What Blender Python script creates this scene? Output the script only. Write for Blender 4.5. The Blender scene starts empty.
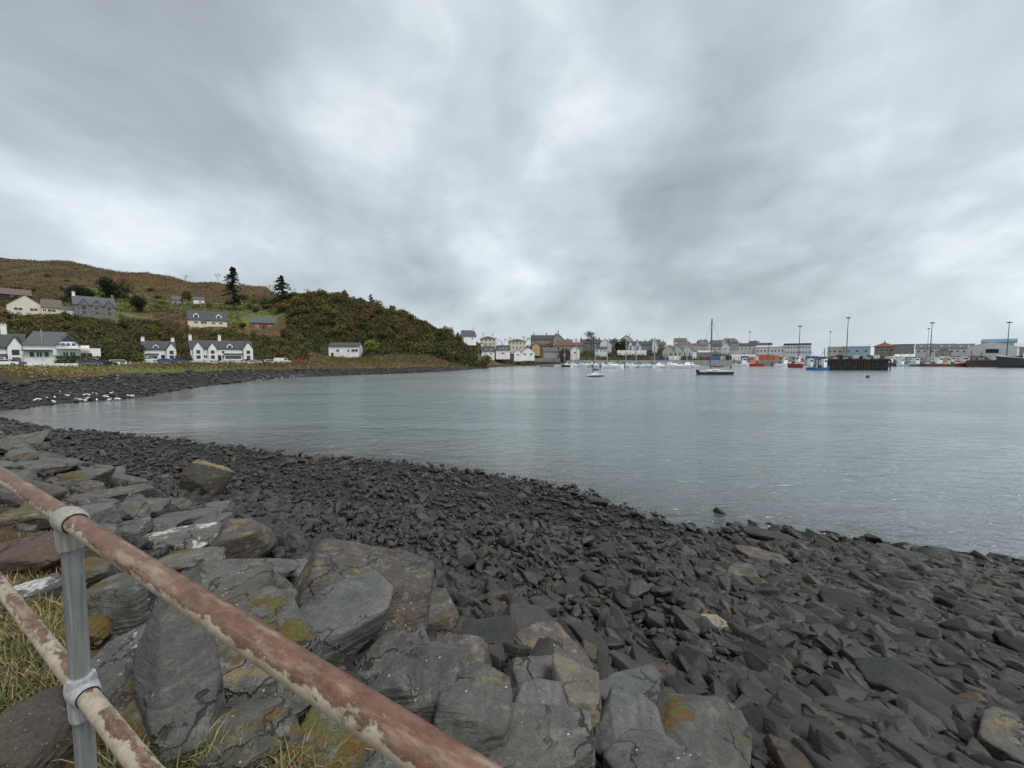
import bpy, bmesh, math, random
import numpy as np
from mathutils import Vector, Matrix, noise as mnoise

# ------------------------------------------------------------------ camera / light / exposure
F = 400.0; CAMH = 4.5; HORIZON = 358.0
PITCH = math.atan((384 - HORIZON) / F)
SC = bpy.context.scene
COL = SC.collection
cam_d = bpy.data.cameras.new('camera'); cam = bpy.data.objects.new('camera', cam_d); COL.objects.link(cam)
cam_d.sensor_width = 36.0; cam_d.lens = 36.0 * F / 1024.0
cam_d.clip_start = 0.05; cam_d.clip_end = 12000
cam.location = (0, 0, CAMH); cam.rotation_euler = (math.pi / 2 - PITCH, 0, 0)
SC.camera = cam
SC.render.resolution_x = 1024; SC.render.resolution_y = 768
SC.view_settings.view_transform = 'Standard'; SC.view_settings.look = 'None'
SC.view_settings.gamma = 1.0; SC.view_settings.exposure = 1.0
try: SC.view_settings.use_curve_mapping = False
except Exception: pass

SUN_EL, SUN_AZ = math.radians(60), math.radians(130)     # azimuth measured from +Y to +X
sd = bpy.data.lights.new('sun', 'SUN'); sd.energy = 1.2; sd.angle = math.radians(25); sd.color = (1.0, 0.97, 0.92)
so = bpy.data.objects.new('sun', sd); COL.objects.link(so)
sdir = Vector((math.sin(SUN_AZ) * math.cos(SUN_EL), math.cos(SUN_AZ) * math.cos(SUN_EL), math.sin(SUN_EL)))
so.rotation_euler = sdir.to_track_quat('Z', 'Y').to_euler(); so.location = (0, 0, 60)

class NT:
    def __init__(s, tree): s.t = tree; s.n = tree.nodes; s.l = tree.links
    def new(s, typ, **kw):
        n = s.n.new(typ)
        for k, v in kw.items(): setattr(n, k, v)
        return n
    def set(s, sock, v):
        if isinstance(v, bpy.types.NodeSocket): s.l.new(v, sock)
        else:
            if isinstance(v, (tuple, list)) and len(v) == 3 and sock.type == 'RGBA': v = (*v, 1)
            sock.default_value = v
    def math(s, op, a, b=0.0, c=None, clamp=False):
        n = s.new('ShaderNodeMath', operation=op); n.use_clamp = clamp
        s.set(n.inputs[0], a); s.set(n.inputs[1], b)
        if c is not None: s.set(n.inputs[2], c)
        return n.outputs[0]
    def vmath(s, op, a, b=None):
        n = s.new('ShaderNodeVectorMath', operation=op); s.set(n.inputs[0], a)
        if b is not None: s.set(n.inputs[1], b)
        return n.outputs['Value'] if op in ('LENGTH', 'DISTANCE', 'DOT_PRODUCT') else n.outputs[0]
    def scale(s, v, sc):
        return s.vmath('MULTIPLY', v, sc if isinstance(sc, tuple) else (sc, sc, sc))
    def noise(s, vec, scale=1.0, detail=5.0, rough=0.55, dist=0.0, out=0):
        n = s.new('ShaderNodeTexNoise'); s.set(n.inputs['Vector'], vec)
        s.set(n.inputs['Scale'], scale); s.set(n.inputs['Detail'], detail); s.set(n.inputs['Roughness'], rough)
        s.set(n.inputs['Distortion'], dist)
        return n.outputs[out]
    def ramp(s, v, a, b, x=0.0, y=1.0, smooth=True):
        n = s.new('ShaderNodeMapRange'); n.interpolation_type = 'SMOOTHSTEP' if smooth else 'LINEAR'
        s.set(n.inputs[0], v)
        for i, q in zip((1, 2, 3, 4), (a, b, x, y)): s.set(n.inputs[i], q)
        return n.outputs[0]
    def mix(s, f, a, b, blend='MIX'):
        n = s.new('ShaderNodeMix', data_type='RGBA', blend_type=blend)
        s.set(n.inputs[0], f); s.set(n.inputs[6], a); s.set(n.inputs[7], b)
        return n.outputs[2]
    def bump(s, h, strength=0.5, dist=0.02, normal=None):
        n = s.new('ShaderNodeBump'); s.set(n.inputs['Strength'], strength); s.set(n.inputs['Distance'], dist)
        s.set(n.inputs['Height'], h)
        if normal is not None: s.set(n.inputs['Normal'], normal)
        return n.outputs[0]
    def comb(s, x, y, z):
        n = s.new('ShaderNodeCombineXYZ')
        for i, q in enumerate((x, y, z)): s.set(n.inputs[i], q)
        return n.outputs[0]
    def sep(s, v):
        n = s.new('ShaderNodeSeparateXYZ'); s.set(n.inputs[0], v); return n.outputs

w = bpy.data.worlds.new('World'); SC.world = w; w.use_nodes = True
N = NT(w.node_tree); N.n.clear()
sky = N.new('ShaderNodeTexSky', sky_type='NISHITA'); sky.sun_disc = False
sky.sun_elevation = SUN_EL; sky.sun_rotation = SUN_AZ
bg1 = N.new('ShaderNodeBackground'); N.set(bg1.inputs[0], sky.outputs[0]); bg1.inputs[1].default_value = 0.09
tc = N.new('ShaderNodeTexCoord'); dvec = tc.outputs['Generated']
sx, sy, sz = N.sep(dvec)
zz = N.math('ADD', N.math('MAXIMUM', sz, 0.0), 0.55)
u = N.math('DIVIDE', sx, zz); v = N.math('DIVIDE', sy, zz)
uv = N.comb(u, v, 0.0)
warp = N.noise(uv, 1.6, 3, 0.5, out=1)
uvw = N.vmath('ADD', uv, N.scale(N.vmath('SUBTRACT', warp, (0.5, 0.5, 0.5)), 0.55))
n1 = N.noise(N.vmath('ADD', N.vmath('MULTIPLY', uvw, (1.0, 0.62, 1)), (3.1, 7.7, 0)), 1.3, 6, 0.5, 0.2)
n2 = N.noise(N.vmath('ADD', N.vmath('MULTIPLY', uvw, (1.0, 0.6, 1)), (13.1, 2.7, 0)), 3.6, 6, 0.48, 0.1)
val = N.math('ADD', N.math('MULTIPLY', N.ramp(n1, 0.3, 0.7, smooth=False), 0.36), N.math('MULTIPLY', N.ramp(n2, 0.3, 0.7, smooth=False), 0.30))
n3 = N.noise(N.vmath('MULTIPLY', N.vmath('ADD', dvec, N.scale(N.vmath('SUBTRACT', warp, (0.5, 0.5, 0.5)), 0.10)), (3.0, 3.0, 7.0)), 1.5, 7, 0.55, 0.0)
val = N.math('ADD', val, N.math('MULTIPLY', N.math('SUBTRACT', n3, 0.5), N.ramp(sz, 0.75, 0.1, 0.15, 0.50)))
def sky_uv(px, py):
    a = (px - 512) / F; b = (384 - py) / F; p = PITCH
    d = Vector((a, math.cos(p) + b * math.sin(p), -math.sin(p) + b * math.cos(p))).normalized()
    return d
# cloud banks: direction, angular size, brightness
def bank(px, py, rad, amp, val):
    d = sky_uv(px, py)
    dist = N.vmath('DISTANCE', N.vmath('ADD', dvec, N.scale(N.vmath('SUBTRACT', warp, (0.5, 0.5, 0.5)), 0.35)), tuple(d))
    f = N.ramp(dist, rad, 0.0, 0.0, amp)
    return N.math('ADD', val, f)
val = N.math('ADD', val, 0.14)
for b in [(350, 40, 0.50, 0.04), (60, 190, 0.30, 0.20), (260, 265, 0.22, 0.07), (130, 80, 0.46, -0.22),
          (420, 190, 0.30, -0.16), (660, 190, 0.34, -0.14), (700, 60, 0.45, -0.03), (600, 20, 0.4, 0.06),
          (960, 40, 0.35, 0.10), (960, 230, 0.30, 0.12), (480, 290, 0.25, 0.02), (820, 300, 0.30, -0.10), (200, 140, 0.22, -0.12),
          (60, 255, 0.2, 0.10), (10, 60, 0.2, -0.1)]:
    val = bank(*b, val)
val = N.math('ADD', N.math('MULTIPLY', N.math('SUBTRACT', val, 0.52), 1.12), 0.49)
cr = N.new('ShaderNodeValToRGB'); N.set(cr.inputs[0], val)
els = cr.color_ramp.elements
els[0].position = 0.0; els[0].color = (0.158, 0.178, 0.196, 1)
els[1].position = 1.0; els[1].color = (0.72, 0.745, 0.76, 1)
for p, c in ((0.3, (0.222, 0.248, 0.268, 1)), (0.55, (0.318, 0.352, 0.378, 1)), (0.78, (0.465, 0.500, 0.528, 1))):
    e = els.new(p); e.color = c
hz = N.ramp(sz, 0.0, 0.16, 0.55, 0.0)
ccol = N.mix(hz, cr.outputs[0], (0.345, 0.392, 0.425))
bg2 = N.new('ShaderNodeBackground'); N.set(bg2.inputs[0], ccol); bg2.inputs[1].default_value = 1.0
mx = N.new('ShaderNodeMixShader'); mx.inputs[0].default_value = 0.96
N.l.new(bg1.outputs[0], mx.inputs[1]); N.l.new(bg2.outputs[0], mx.inputs[2])
wo = N.new('ShaderNodeOutputWorld'); N.l.new(mx.outputs[0], wo.inputs[0])

# ------------------------------------------------------------------ pixel <-> world helpers
CP, SP = math.cos(PITCH), math.sin(PITCH)
def ray(px, py):
    a = (px - 512) / F; b = (384 - py) / F
    return np.array([a, CP + b * SP, -SP + b * CP])
def at(px, py, Y):
    d = ray(px, py); d = d * (Y / d[1]); return (d[0], Y, CAMH + d[2])
def G(px, py, z=0.0):
    d = ray(px, py); t = (z - CAMH) / d[2]; return (d[0] * t, d[1] * t)
def X(px, Y): return (px - 512) / F * Y     # good to a pixel near the horizon
def Z(py, Y): return at(512, py, Y)[2]

# ------------------------------------------------------------------ terrain function
near_pts = [(1180, 590), (1024, 574), (960, 563), (900, 553), (868, 546), (800, 541), (765, 531), (735, 538), (700, 533), (660, 523), (620, 509),
            (590, 497), (560, 489), (520, 481), (480, 474), (440, 469), (400, 463), (350, 460), (300, 457), (250, 450),
            (200, 444), (150, 438), (100, 433), (50, 430), (0, 427), (-60, 422)]
far_pts = [(-70, 416), (0, 411), (60, 404), (100, 400.5), (135, 398), (158, 394), (180, 389.5), (205, 386), (250, 381.5), (293, 377.5),
           (350, 375), (400, 373.5), (430, 372), (450, 371), (475, 369), (500, 366.8), (520, 365.6), (545, 365)]
poly = [(420., -60.), (90., -2.), (30., 6.2)] + [G(*p) for p in near_pts] + [G(*p) for p in far_pts]
poly += [(X(560, 232), 232.), (X(600, 236), 236.), (X(760, 236), 236.), (X(800, 230), 230.), (X(1400, 230), 230.), (700., -60.)]
POLY = np.array(poly)
def shore_sd(x, y):
    """signed distance to the waterline, positive on land"""
    x = np.asarray(x, float); y = np.asarray(y, float)
    d2 = np.full(x.shape, 1e18); inside = np.zeros(x.shape, bool)
    n = len(POLY)
    for i in range(n):
        ax, ay = POLY[i]; bx, by = POLY[(i + 1) % n]
        ex, ey = bx - ax, by - ay
        t = np.clip(((x - ax) * ex + (y - ay) * ey) / (ex * ex + ey * ey), 0, 1)
        d2 = np.minimum(d2, (x - ax - t * ex) ** 2 + (y - ay - t * ey) ** 2)
        c = ((ay > y) != (by > y))
        if abs(ey) > 1e-9:
            inside ^= c & (x < (y - ay) / ey * ex + ax)
    d = np.sqrt(d2)
    return np.where(inside, -d, d)
# land control points (px, z or py, Y)
ctrl = []
def cz(px, Y, z): ctrl.append((px, Y, z))
def cp(px, py, Y): ctrl.append((px, Y, Z(py, Y)))
for a in [(-500, 20, 2.95), (-500, 60, 3), (-200, 25, 2.9), (-200, 60, 3), (-60, 50, 2.9), (-60, 75, 3), (0, 60, 2.6), (0, 84, 2.9), (0, 100, 3.2), (60, 64, 2.3), (60, 88, 2.8), (60, 104, 3.0),
          (130, 80, 2.4), (130, 105, 2.9), (200, 95, 2.5), (200, 122, 2.9), (200, 155, 3.4), (150, 150, 3.6), (100, 118, 3.4), (250, 115, 2.4), (250, 145, 3.0),
          (300, 125, 2.5), (300, 150, 3.1), (340, 135, 2.6), (340, 178, 4.5), (358, 178, 4.5), (400, 145, 2.4), (400, 165, 4.3), (440, 158, 2.8), (440, 172, 5.0), (475, 180, 3)]: cz(*a)
for a in [(-200, 345, 110), (-60, 345, 115), (0, 347, 125), (50, 347, 130), (100, 348, 132), (150, 345, 165), (220, 345, 172), (270, 348, 180), (300, 352, 175), (345, 352, 190), (400, 355, 178), (440, 357, 180),
          (8, 315, 168), (30, 314, 170), (60, 314, 176), (92, 316, 182), (120, 316, 190), (140, 317, 192), (170, 322, 192), (208, 326, 190), (240, 328, 200), (266, 329, 215), (300, 325, 205),
          (60, 330, 150), (120, 332, 155), (20, 330, 145), (-60, 325, 150), (-200, 320, 150),
          (0, 297, 205), (50, 298, 220), (95, 300, 230), (140, 303, 235), (180, 304.5, 258), (200, 304.5, 262), (225, 310, 235), (240, 311, 235), (285, 303, 240), (265, 310, 235),
          (0, 280, 280), (60, 280, 285), (110, 286, 290), (160, 288, 300), (210, 293, 300), (250, 297, 290),
          (345, 330, 205), (345, 310, 225), (400, 340, 200), (400, 325, 218), (430, 345, 195), (445, 340, 205), (460, 352, 190), (320, 310, 215)]: cp(*a)
ridge = [(-300, 250, 360), (-60, 254, 360), (0, 258, 360), (28, 262, 360), (55, 262.5, 360), (75, 262, 360), (95, 267, 365), (115, 274.5, 360), (130, 273, 340), (150, 272.5, 335), (172, 276, 335), (190, 282, 330),
         (215, 283, 325), (240, 285, 320), (270, 288, 315), (292, 291, 280), (312, 292.5, 250), (335, 293, 245), (352, 296, 242), (375, 303, 240), (400, 311, 235), (420, 319, 228), (440, 328, 222), (455, 335, 216), (470, 345, 208)]
for px, py, Y in ridge:
    if px > 286: py += 4.5
    cp(px, py, Y); cz(px, Y * 1.12, Z(py, Y) * 0.93); cz(px, Y * 1.5, Z(py, Y) * 0.7); cz(px, Y * 3, 15)
for a in [(480, 352, 210), (468, 341, 240), (486, 346.5, 258), (500, 348, 262), (517, 350, 262), (530, 352, 255), (545, 346, 310), (560, 346, 315), (575, 349, 300), (600, 352, 300), (630, 353, 300), (655, 353, 300), (690, 352, 310),
          (484, 356, 235), (505, 356, 238), (520, 356.5, 240)]: cp(*a)
for a in [(545, 245, 2.6), (570, 240, 3), (600, 240, 3), (650, 242, 3), (700, 242, 3), (760, 242, 3), (850, 240, 3), (950, 240, 3), (1100, 240, 3), (1400, 240, 3), (545, 262, 4.5), (600, 265, 4), (700, 265, 4),
          (720, 320, 5), (780, 330, 5), (850, 320, 4), (950, 320, 4), (1100, 320, 4), (1400, 320, 4), (500, 400, 12), (560, 420, 12), (640, 420, 8), (760, 450, 5), (900, 450, 5), (1200, 450, 5),
          (500, 1200, 5), (760, 1200, 5), (1200, 1200, 5), (0, 1500, 15), (-500, 200, 40), (-500, 600, 60)]: cz(*a)
CT = np.array(ctrl); CU = np.stack([CT[:, 0] / 60.0, np.log(CT[:, 1]) * 7.0], 1)
dd = np.sqrt(((CU[:, None] - CU[None]) ** 2).sum(-1))
RW = np.linalg.solve(dd + np.eye(len(CU)) * 0.02, CT[:, 2] - CT[:, 2].mean())
def land_z(x, y):
    yy = np.maximum(y, 8.0); px = np.clip(x / yy * F + 512, -600, 1500)
    q = np.stack([px / 60.0, np.log(yy) * 7.0], -1)
    out = np.zeros(px.shape)
    for k in range(len(CU)):
        out += RW[k] * np.sqrt(((q - CU[k]) ** 2).sum(-1))
    return out + CT[:, 2].mean()
_rg = np.random.RandomState(5)
_waves = [(_rg.uniform(0, 6.28), _rg.uniform(0, 6.28), 2 ** _rg.uniform(-1, 1)) for _ in range(40)]
def sines(x, y, wl, k0, n=8):
    o = 0
    for i in range(n):
        a, ph, s = _waves[(k0 + i) % 40]
        o = o + np.sin((x * math.cos(a) + y * math.sin(a)) * 6.28 / (wl * s) + ph + 1.3 * np.sin(x * math.sin(a + 1) * 3.1 / wl + ph * 2))
    return o / n
FN = (0.502, 0.865); FP = (-1.318, 1.1638)
def fence_e(x, y): return (x - FP[0]) * FN[0] + (y - FP[1]) * FN[1]
def ss(a, b, t):
    t = np.clip((t - a) / (b - a), 0, 1); return t * t * (3 - 2 * t)
def height(x, y):
    x = np.asarray(x, float); y = np.asarray(y, float)
    d = shore_sd(x, y); e = fence_e(x, y)
    under = np.maximum(d * 0.16, -3.5)
    beach = np.interp(d, [0, 3, 7, 9, 12, 20], [0, 0.42, 1.15, 1.55, 2.0, 2.6])
    emb = 2.95 - 0.46 * np.maximum(0, e - 0.25)
    nearh = np.maximum(beach, np.clip(emb, 0, 2.95))
    nearh = np.where(d > 0, np.minimum(nearh, np.interp(d, [0, 5], [0, 3.5])), 0)
    nearh = np.where(e < 0.25, 2.95, nearh) if True else nearh
    far = land_z(x, y)
    farh = np.interp(d, [0, 8, 14, 20], [0, 0.9, 1.7, 2.3])
    t = ss(10, 26, d)
    farh = farh * (1 - t) + np.maximum(far, 1.5) * t
    f = ss(22, 40, y + 0.0 * x)
    f = np.maximum(f, 0)
    h = nearh * (1 - f) + farh * f
    h = np.where(d <= 0, under, h)
    amp = np.clip(y / 400, 0, 0.35) * ss(20, 60, d)
    h = h + amp * (sines(x, y, 18, 0) * 6 + sines(x, y, 7, 9) * 2.5) * ss(60, 200, y) * 0.8
    h = h + 0.05 * sines(x, y, 1.6, 20) * ss(0.0, 3, np.abs(d)) * (e > 0.4)
    return h
def hz1(x, y): return float(height(np.array([x]), np.array([y]))[0])
def hit(px, py):
    """where the view ray through a photo pixel meets the ground"""
    d = ray(px, py); ts = np.exp(np.linspace(math.log(0.8), math.log(600), 900))
    gz = height(d[0] * ts, d[1] * ts); dz = CAMH + d[2] * ts - gz
    i = int(np.argmax(dz < 0))
    if i == 0: i = 1
    a = dz[i - 1] / (dz[i - 1] - dz[i] + 1e-9); t = ts[i - 1] * (1 - a) + ts[i] * a
    return d[0] * t, d[1] * t, CAMH + d[2] * t

# ------------------------------------------------------------------ materials
MATS = {}
def mat(name):
    m = bpy.data.materials.new(name); m.use_nodes = True
    n = NT(m.node_tree); n.n.clear()
    b = n.new('ShaderNodeBsdfPrincipled'); o = n.new('ShaderNodeOutputMaterial'); n.l.new(b.outputs[0], o.inputs[0])
    return m, n, b
def simple(name, col, rough=0.7, var=0.15, scale=3.0, metal=0.0, bump=0.0, dirt=None):
    if name in MATS: return MATS[name]
    m, n, b = mat(name)
    t = n.new('ShaderNodeTexCoord').outputs['Object']
    f = n.noise(t, scale, 5, 0.6)
    c = n.mix(n.ramp(f, 0.3, 0.7), tuple(c * (1 - var) for c in col), tuple(min(1, c * (1 + var)) for c in col))
    if dirt:
        g = n.noise(n.vmath('MULTIPLY', t, (1, 1, 0.25)), scale * 1.7, 6, 0.7)
        c = n.mix(n.ramp(g, 0.52, 0.75, 0, 0.7), c, dirt)
    n.set(b.inputs['Base Color'], c); b.inputs['Roughness'].default_value = rough; b.inputs['Metallic'].default_value = metal
    if bump: n.set(b.inputs['Normal'], n.bump(n.noise(t, scale * 6, 4, 0.6), 0.5, bump))
    MATS[name] = m; return m

def rock_mat(name, c0, c1, c2, lichen=0.0, white=0.0, moss=0.0, scale=1.0, bumpd=0.012, strata=True, wet=False, rough=(0.45, 0.8), ochre=0.0):
    m, n, b = mat(name)
    tcn = n.new('ShaderNodeTexCoord'); t = tcn.outputs['Object']
    geo = n.new('ShaderNodeNewGeometry'); pos = geo.outputs['Position']
    rnd = geo.outputs['Random Per Island']
    orn = n.new('ShaderNodeObjectInfo').outputs['Random']
    r = n.math('FRACT', n.math('ADD', rnd, n.math('MULTIPLY', orn, 7.31)))
    tt = n.vmath('ADD', t, n.comb(n.math('MULTIPLY', r, 37.0), n.math('MULTIPLY', r, 11.0), n.math('MULTIPLY', r, 23.0)))
    big = n.noise(tt, 2.2 * scale, 5, 0.6)
    fine = n.noise(tt, 28 * scale, 6, 0.7)
    c = n.mix(n.ramp(n.math('FRACT', n.math('MULTIPLY', r, 5.3)), 0.0, 1.0, smooth=False), c0, c1)
    c = n.mix(n.ramp(n.math('FRACT', n.math('MULTIPLY', r, 13.7)), 0.90, 0.98, 0, 0.8), c, c2)
    c = n.mix(n.ramp(big, 0.35, 0.7), c, n.mix(0.25, c, c2))
    c = n.mix(n.ramp(fine, 0.35, 0.65, 0.0, 0.5), c, n.mix(1.0, c, (0.45, 0.45, 0.45), 'MULTIPLY'))
    h = n.math('MULTIPLY', fine, 0.5)
    med = n.noise(tt, 9 * scale, 6, 0.65)
    h = n.math('ADD', h, n.math('MULTIPLY', med, 0.9))
    if strata:
        st = n.noise(n.vmath('MULTIPLY', tt, (0.7, 0.7, 9.0)), 5.0 * scale, 5, 0.6, 0.3)
        h = n.math('ADD', h, n.math('MULTIPLY', st, 1.3))
        c = n.mix(n.ramp(st, 0.45, 0.62, 0, 0.45), c, n.mix(1.0, c, (1.7, 1.68, 1.62), 'MULTIPLY'))
        c = n.mix(n.ramp(st, 0.40, 0.34, 0, 0.5), c, n.mix(1.0, c, (0.5, 0.5, 0.5), 'MULTIPLY'))
    nz = n.sep(geo.outputs['Normal'])[2]
    if lichen:
        l = n.noise(tt, 6 * scale, 7, 0.75)
        c = n.mix(n.ramp(l, 0.60 - lichen * 0.08, 0.68, 0, 0.5 * min(1, lichen)), c, (0.25, 0.245, 0.21))
        vor = n.new('ShaderNodeTexVoronoi'); n.set(vor.inputs['Vector'], tt); vor.inputs['Scale'].default_value = 22 * scale
        sp = n.math('MULTIPLY', n.ramp(vor.outputs['Distance'], 0.16, 0.08), n.ramp(n.noise(tt, 3.0, 2), 0.5, 0.62))
        c = n.mix(n.math('MULTIPLY', sp, lichen, clamp=True), c, (0.5, 0.5, 0.47))
    if ochre:
        l = n.noise(n.vmath('ADD', tt, (5, 1, 2)), 3.4 * scale, 6, 0.7)
        c = n.mix(n.ramp(l, 0.60 - 0.1 * ochre, 0.68, 0, 0.7), c, (0.23, 0.17, 0.07))
    if white:
        l = n.noise(n.vmath('ADD', tt, (9, 3, 4)), 3.0 * scale, 8, 0.72)
        k = n.math('MULTIPLY', n.ramp(l, 0.62 - 0.12 * white, 0.66 - 0.1 * white), n.ramp(nz, 0.1, 0.6))
        c = n.mix(n.math('MULTIPLY', k, n.ramp(n.noise(tt, 26, 5, .8), .38, .55, .25, 1.0)), c, (0.52, 0.52, 0.49))
    if moss:
        l = n.noise(n.vmath('ADD', tt, (1, 8, 3)), 2.2 * scale, 7, 0.7)
        k = n.math('MULTIPLY', n.ramp(l, 0.60 - 0.16 * moss, 0.66 - 0.14 * moss), n.ramp(nz, -0.1, 0.45))
        mc = n.mix(n.ramp(n.noise(tt, 9, 4, 0.6), .4, .6), n.mix(n.noise(tt, 40, 4, 0.8), (0.03, 0.032, 0.008), (0.15, 0.15, 0.03)), n.mix(n.noise(tt, 40, 4, 0.8), (0.035, 0.02, 0.006), (0.19, 0.10, 0.02)))
        c = n.mix(k, c, mc); h = n.math('ADD', h, n.math('MULTIPLY', n.math('MULTIPLY', k, n.noise(tt, 70, 3)), 2.0))
    grain = n.noise(tt, 120 * scale, 5, 0.8)
    c = n.mix(n.ramp(grain, 0.34, 0.66, 0.0, 0.75), n.mix(1.0, c, (1.35, 1.33, 1.3), 'MULTIPLY'), n.mix(1.0, c, (0.48, 0.48, 0.48), 'MULTIPLY'))
    h = n.math('ADD', h, n.math('MULTIPLY', grain, 0.35))
    if scale < 1.3:
        vc = n.new('ShaderNodeTexVoronoi'); vc.feature = 'DISTANCE_TO_EDGE'; vc.inputs['Scale'].default_value = 2.6 * scale
        wv = n.noise(tt, 5.0, 4, 0.6, out=1)
        n.set(vc.inputs['Vector'], n.vmath('ADD', n.vmath('MULTIPLY', tt, (1.0, 1.0, 1.8)), n.scale(n.vmath('SUBTRACT', wv, (0.5, 0.5, 0.5)), 0.35)))
        ck = n.math('MULTIPLY', n.ramp(vc.outputs['Distance'], 0.030, 0.004), n.ramp(n.noise(tt, 1.7, 3), 0.46, 0.56))
        c = n.mix(n.math('MULTIPLY', ck, 0.8), c, (0.012, 0.011, 0.010)); h = n.math('SUBTRACT', h, n.math('MULTIPLY', ck, 1.8))
    rr = n.ramp(med, 0.3, 0.7, rough[0], rough[1], smooth=False)
    if wet:
        pz = n.sep(pos)[2]
        wt = n.ramp(n.math('ADD', pz, n.math('MULTIPLY', n.noise(pos, 0.8, 4), 0.4)), 0.62, 0.2)
        c = n.mix(wt, c, n.mix(1.0, c, (0.52, 0.50, 0.46), 'MULTIPLY'))
        sw = n.math('MULTIPLY', n.ramp(n.noise(pos, 1.1, 6, 0.7), 0.56, 0.66), n.ramp(pz, 1.3, 0.2))
        c = n.mix(n.math('MULTIPLY', sw, 0.55), c, (0.055, 0.040, 0.018))
        rr = n.math('SUBTRACT', rr, n.math('MULTIPLY', wt, 0.2))
    n.set(b.inputs['Base Color'], c); n.set(b.inputs['Roughness'], rr)
    b.inputs['Specular IOR Level'].default_value = 0.42
    n.set(b.inputs['Normal'], n.bump(h, 0.8, bumpd))
    return m
SLATE = rock_mat('slate', (0.008, 0.0082, 0.0084), (0.044, 0.0435, 0.043), (0.085, 0.062, 0.040), scale=1.4, wet=True, lichen=0.06, bumpd=0.009, rough=(0.3, 0.55))
BOULD = rock_mat('grey_boulder', (0.068, 0.068, 0.066), (0.130, 0.129, 0.125), (0.10, 0.088, 0.072), lichen=1.0, scale=0.9, ochre=0.2, bumpd=0.018)
BOULDW = rock_mat('white_blotched_boulder', (0.06, 0.06, 0.058), (0.10, 0.10, 0.096), (0.12, 0.10, 0.085), lichen=1.2, white=0.75, scale=1.1)
BOULDM = rock_mat('mossy_boulder', (0.068, 0.068, 0.064), (0.125, 0.123, 0.116), (0.10, 0.09, 0.07), lichen=1.0, moss=0.5, ochre=0.3)
MOSSY = rock_mat('moss_covered', (0.09, 0.08, 0.06), (0.13, 0.12, 0.09), (0.1, 0.08, 0.06), lichen=0.8, moss=0.72)
BROWN = rock_mat('brown_boulder', (0.060, 0.055, 0.051), (0.098, 0.088, 0.080), (0.15, 0.10, 0.08), lichen=1.0, ochre=0.5)
RED = rock_mat('red_brown_boulder', (0.10, 0.06, 0.045), (0.14, 0.085, 0.06), (0.10, 0.08, 0.06), lichen=0.6, moss=0.3, strata=False, bumpd=0.03)
SMOOTHR = rock_mat('smooth_grey_slate', (0.085, 0.087, 0.088), (0.125, 0.127, 0.127), (0.12, 0.12, 0.115), lichen=0.3, bumpd=0.007)
CONGL = rock_mat('conglomerate', (0.12, 0.095, 0.075), (0.16, 0.13, 0.105), (0.09, 0.075, 0.06), lichen=0.6, strata=False, bumpd=0.05, scale=1.4)

# ground sheet
def ground_mat():
    m, n, b = mat('ground')
    pos = n.new('ShaderNodeNewGeometry').outputs['Position']
    at1 = n.new('ShaderNodeAttribute'); at1.attribute_name = 'zone'     # r: beach, g: green field, b: dark scrub
    s = n.new('ShaderNodeSeparateColor'); n.l.new(at1.outputs['Color'], s.inputs[0])
    a = n.noise(pos, 0.06, 6, 0.65); f = n.noise(pos, 0.5, 6, 0.7); g = n.noise(pos, 14, 5, 0.7)
    h2 = n.noise(n.vmath('ADD', pos, (50, 20, 3)), 0.022, 5, 0.6)
    brown = n.mix(n.ramp(f, 0.3, 0.7), (0.052, 0.036, 0.022), (0.135, 0.086, 0.042))
    rust = n.mix(n.ramp(f, 0.35, 0.65), (0.070, 0.040, 0.020), (0.165, 0.085, 0.036))
    c = n.mix(n.ramp(a, 0.42, 0.58), brown, rust)
    olive = n.mix(n.ramp(f, 0.35, 0.65), (0.055, 0.055, 0.024), (0.13, 0.115, 0.045))
    c = n.mix(n.ramp(h2, 0.50, 0.62), c, olive)
    dark = n.mix(n.ramp(f, 0.3, 0.7), (0.024, 0.022, 0.014), (0.060, 0.048, 0.026))
    c = n.mix(n.ramp(n.noise(pos, 0.035, 6, 0.7), 0.53, 0.60, 0, 0.8), c, dark)
    green = n.mix(n.ramp(f, 0.3, 0.7), (0.075, 0.100, 0.028), (0.15, 0.17, 0.055))
    gm = n.ramp(n.math('ADD', s.outputs[1], n.math('MULTIPLY', n.math('SUBTRACT', n.noise(pos, 0.12, 5, 0.7), 0.5), 1.2)), 0.4, 0.6)
    c = n.mix(gm, c, green)
    scr = n.mix(n.ramp(f, 0.3, 0.7), (0.018, 0.022, 0.010), (0.055, 0.055, 0.024))
    c = n.mix(n.ramp(n.math('ADD', s.outputs[2], n.math('MULTIPLY', n.math('SUBTRACT', a, 0.5), 0.8)), 0.35, 0.6), c, scr)
    shing = n.mix(n.ramp(g, 0.3, 0.7), (0.012, 0.012, 0.012), (0.07, 0.068, 0.062))
    shing = n.mix(n.ramp(n.noise(pos, 3.0, 6, 0.8), 0.40, 0.62), shing, (0.035, 0.034, 0.031))
    c = n.mix(s.outputs[0], c, shing)
    at2 = n.new('ShaderNodeAttribute'); at2.attribute_name = 'sand'
    c = n.mix(at2.outputs['Fac'], c, n.mix(g, (0.16, 0.15, 0.13), (0.30, 0.28, 0.245)))
    n.set(b.inputs['Base Color'], c); b.inputs['Roughness'].default_value = 0.9; b.inputs['Specular IOR Level'].default_value = 0.2
    hh = n.math('ADD', n.math('MULTIPLY', g, 0.06), n.math('MULTIPLY', f, 0.6))
    n.set(b.inputs['Normal'], n.bump(hh, 0.8, 0.8))
    return m

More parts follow.
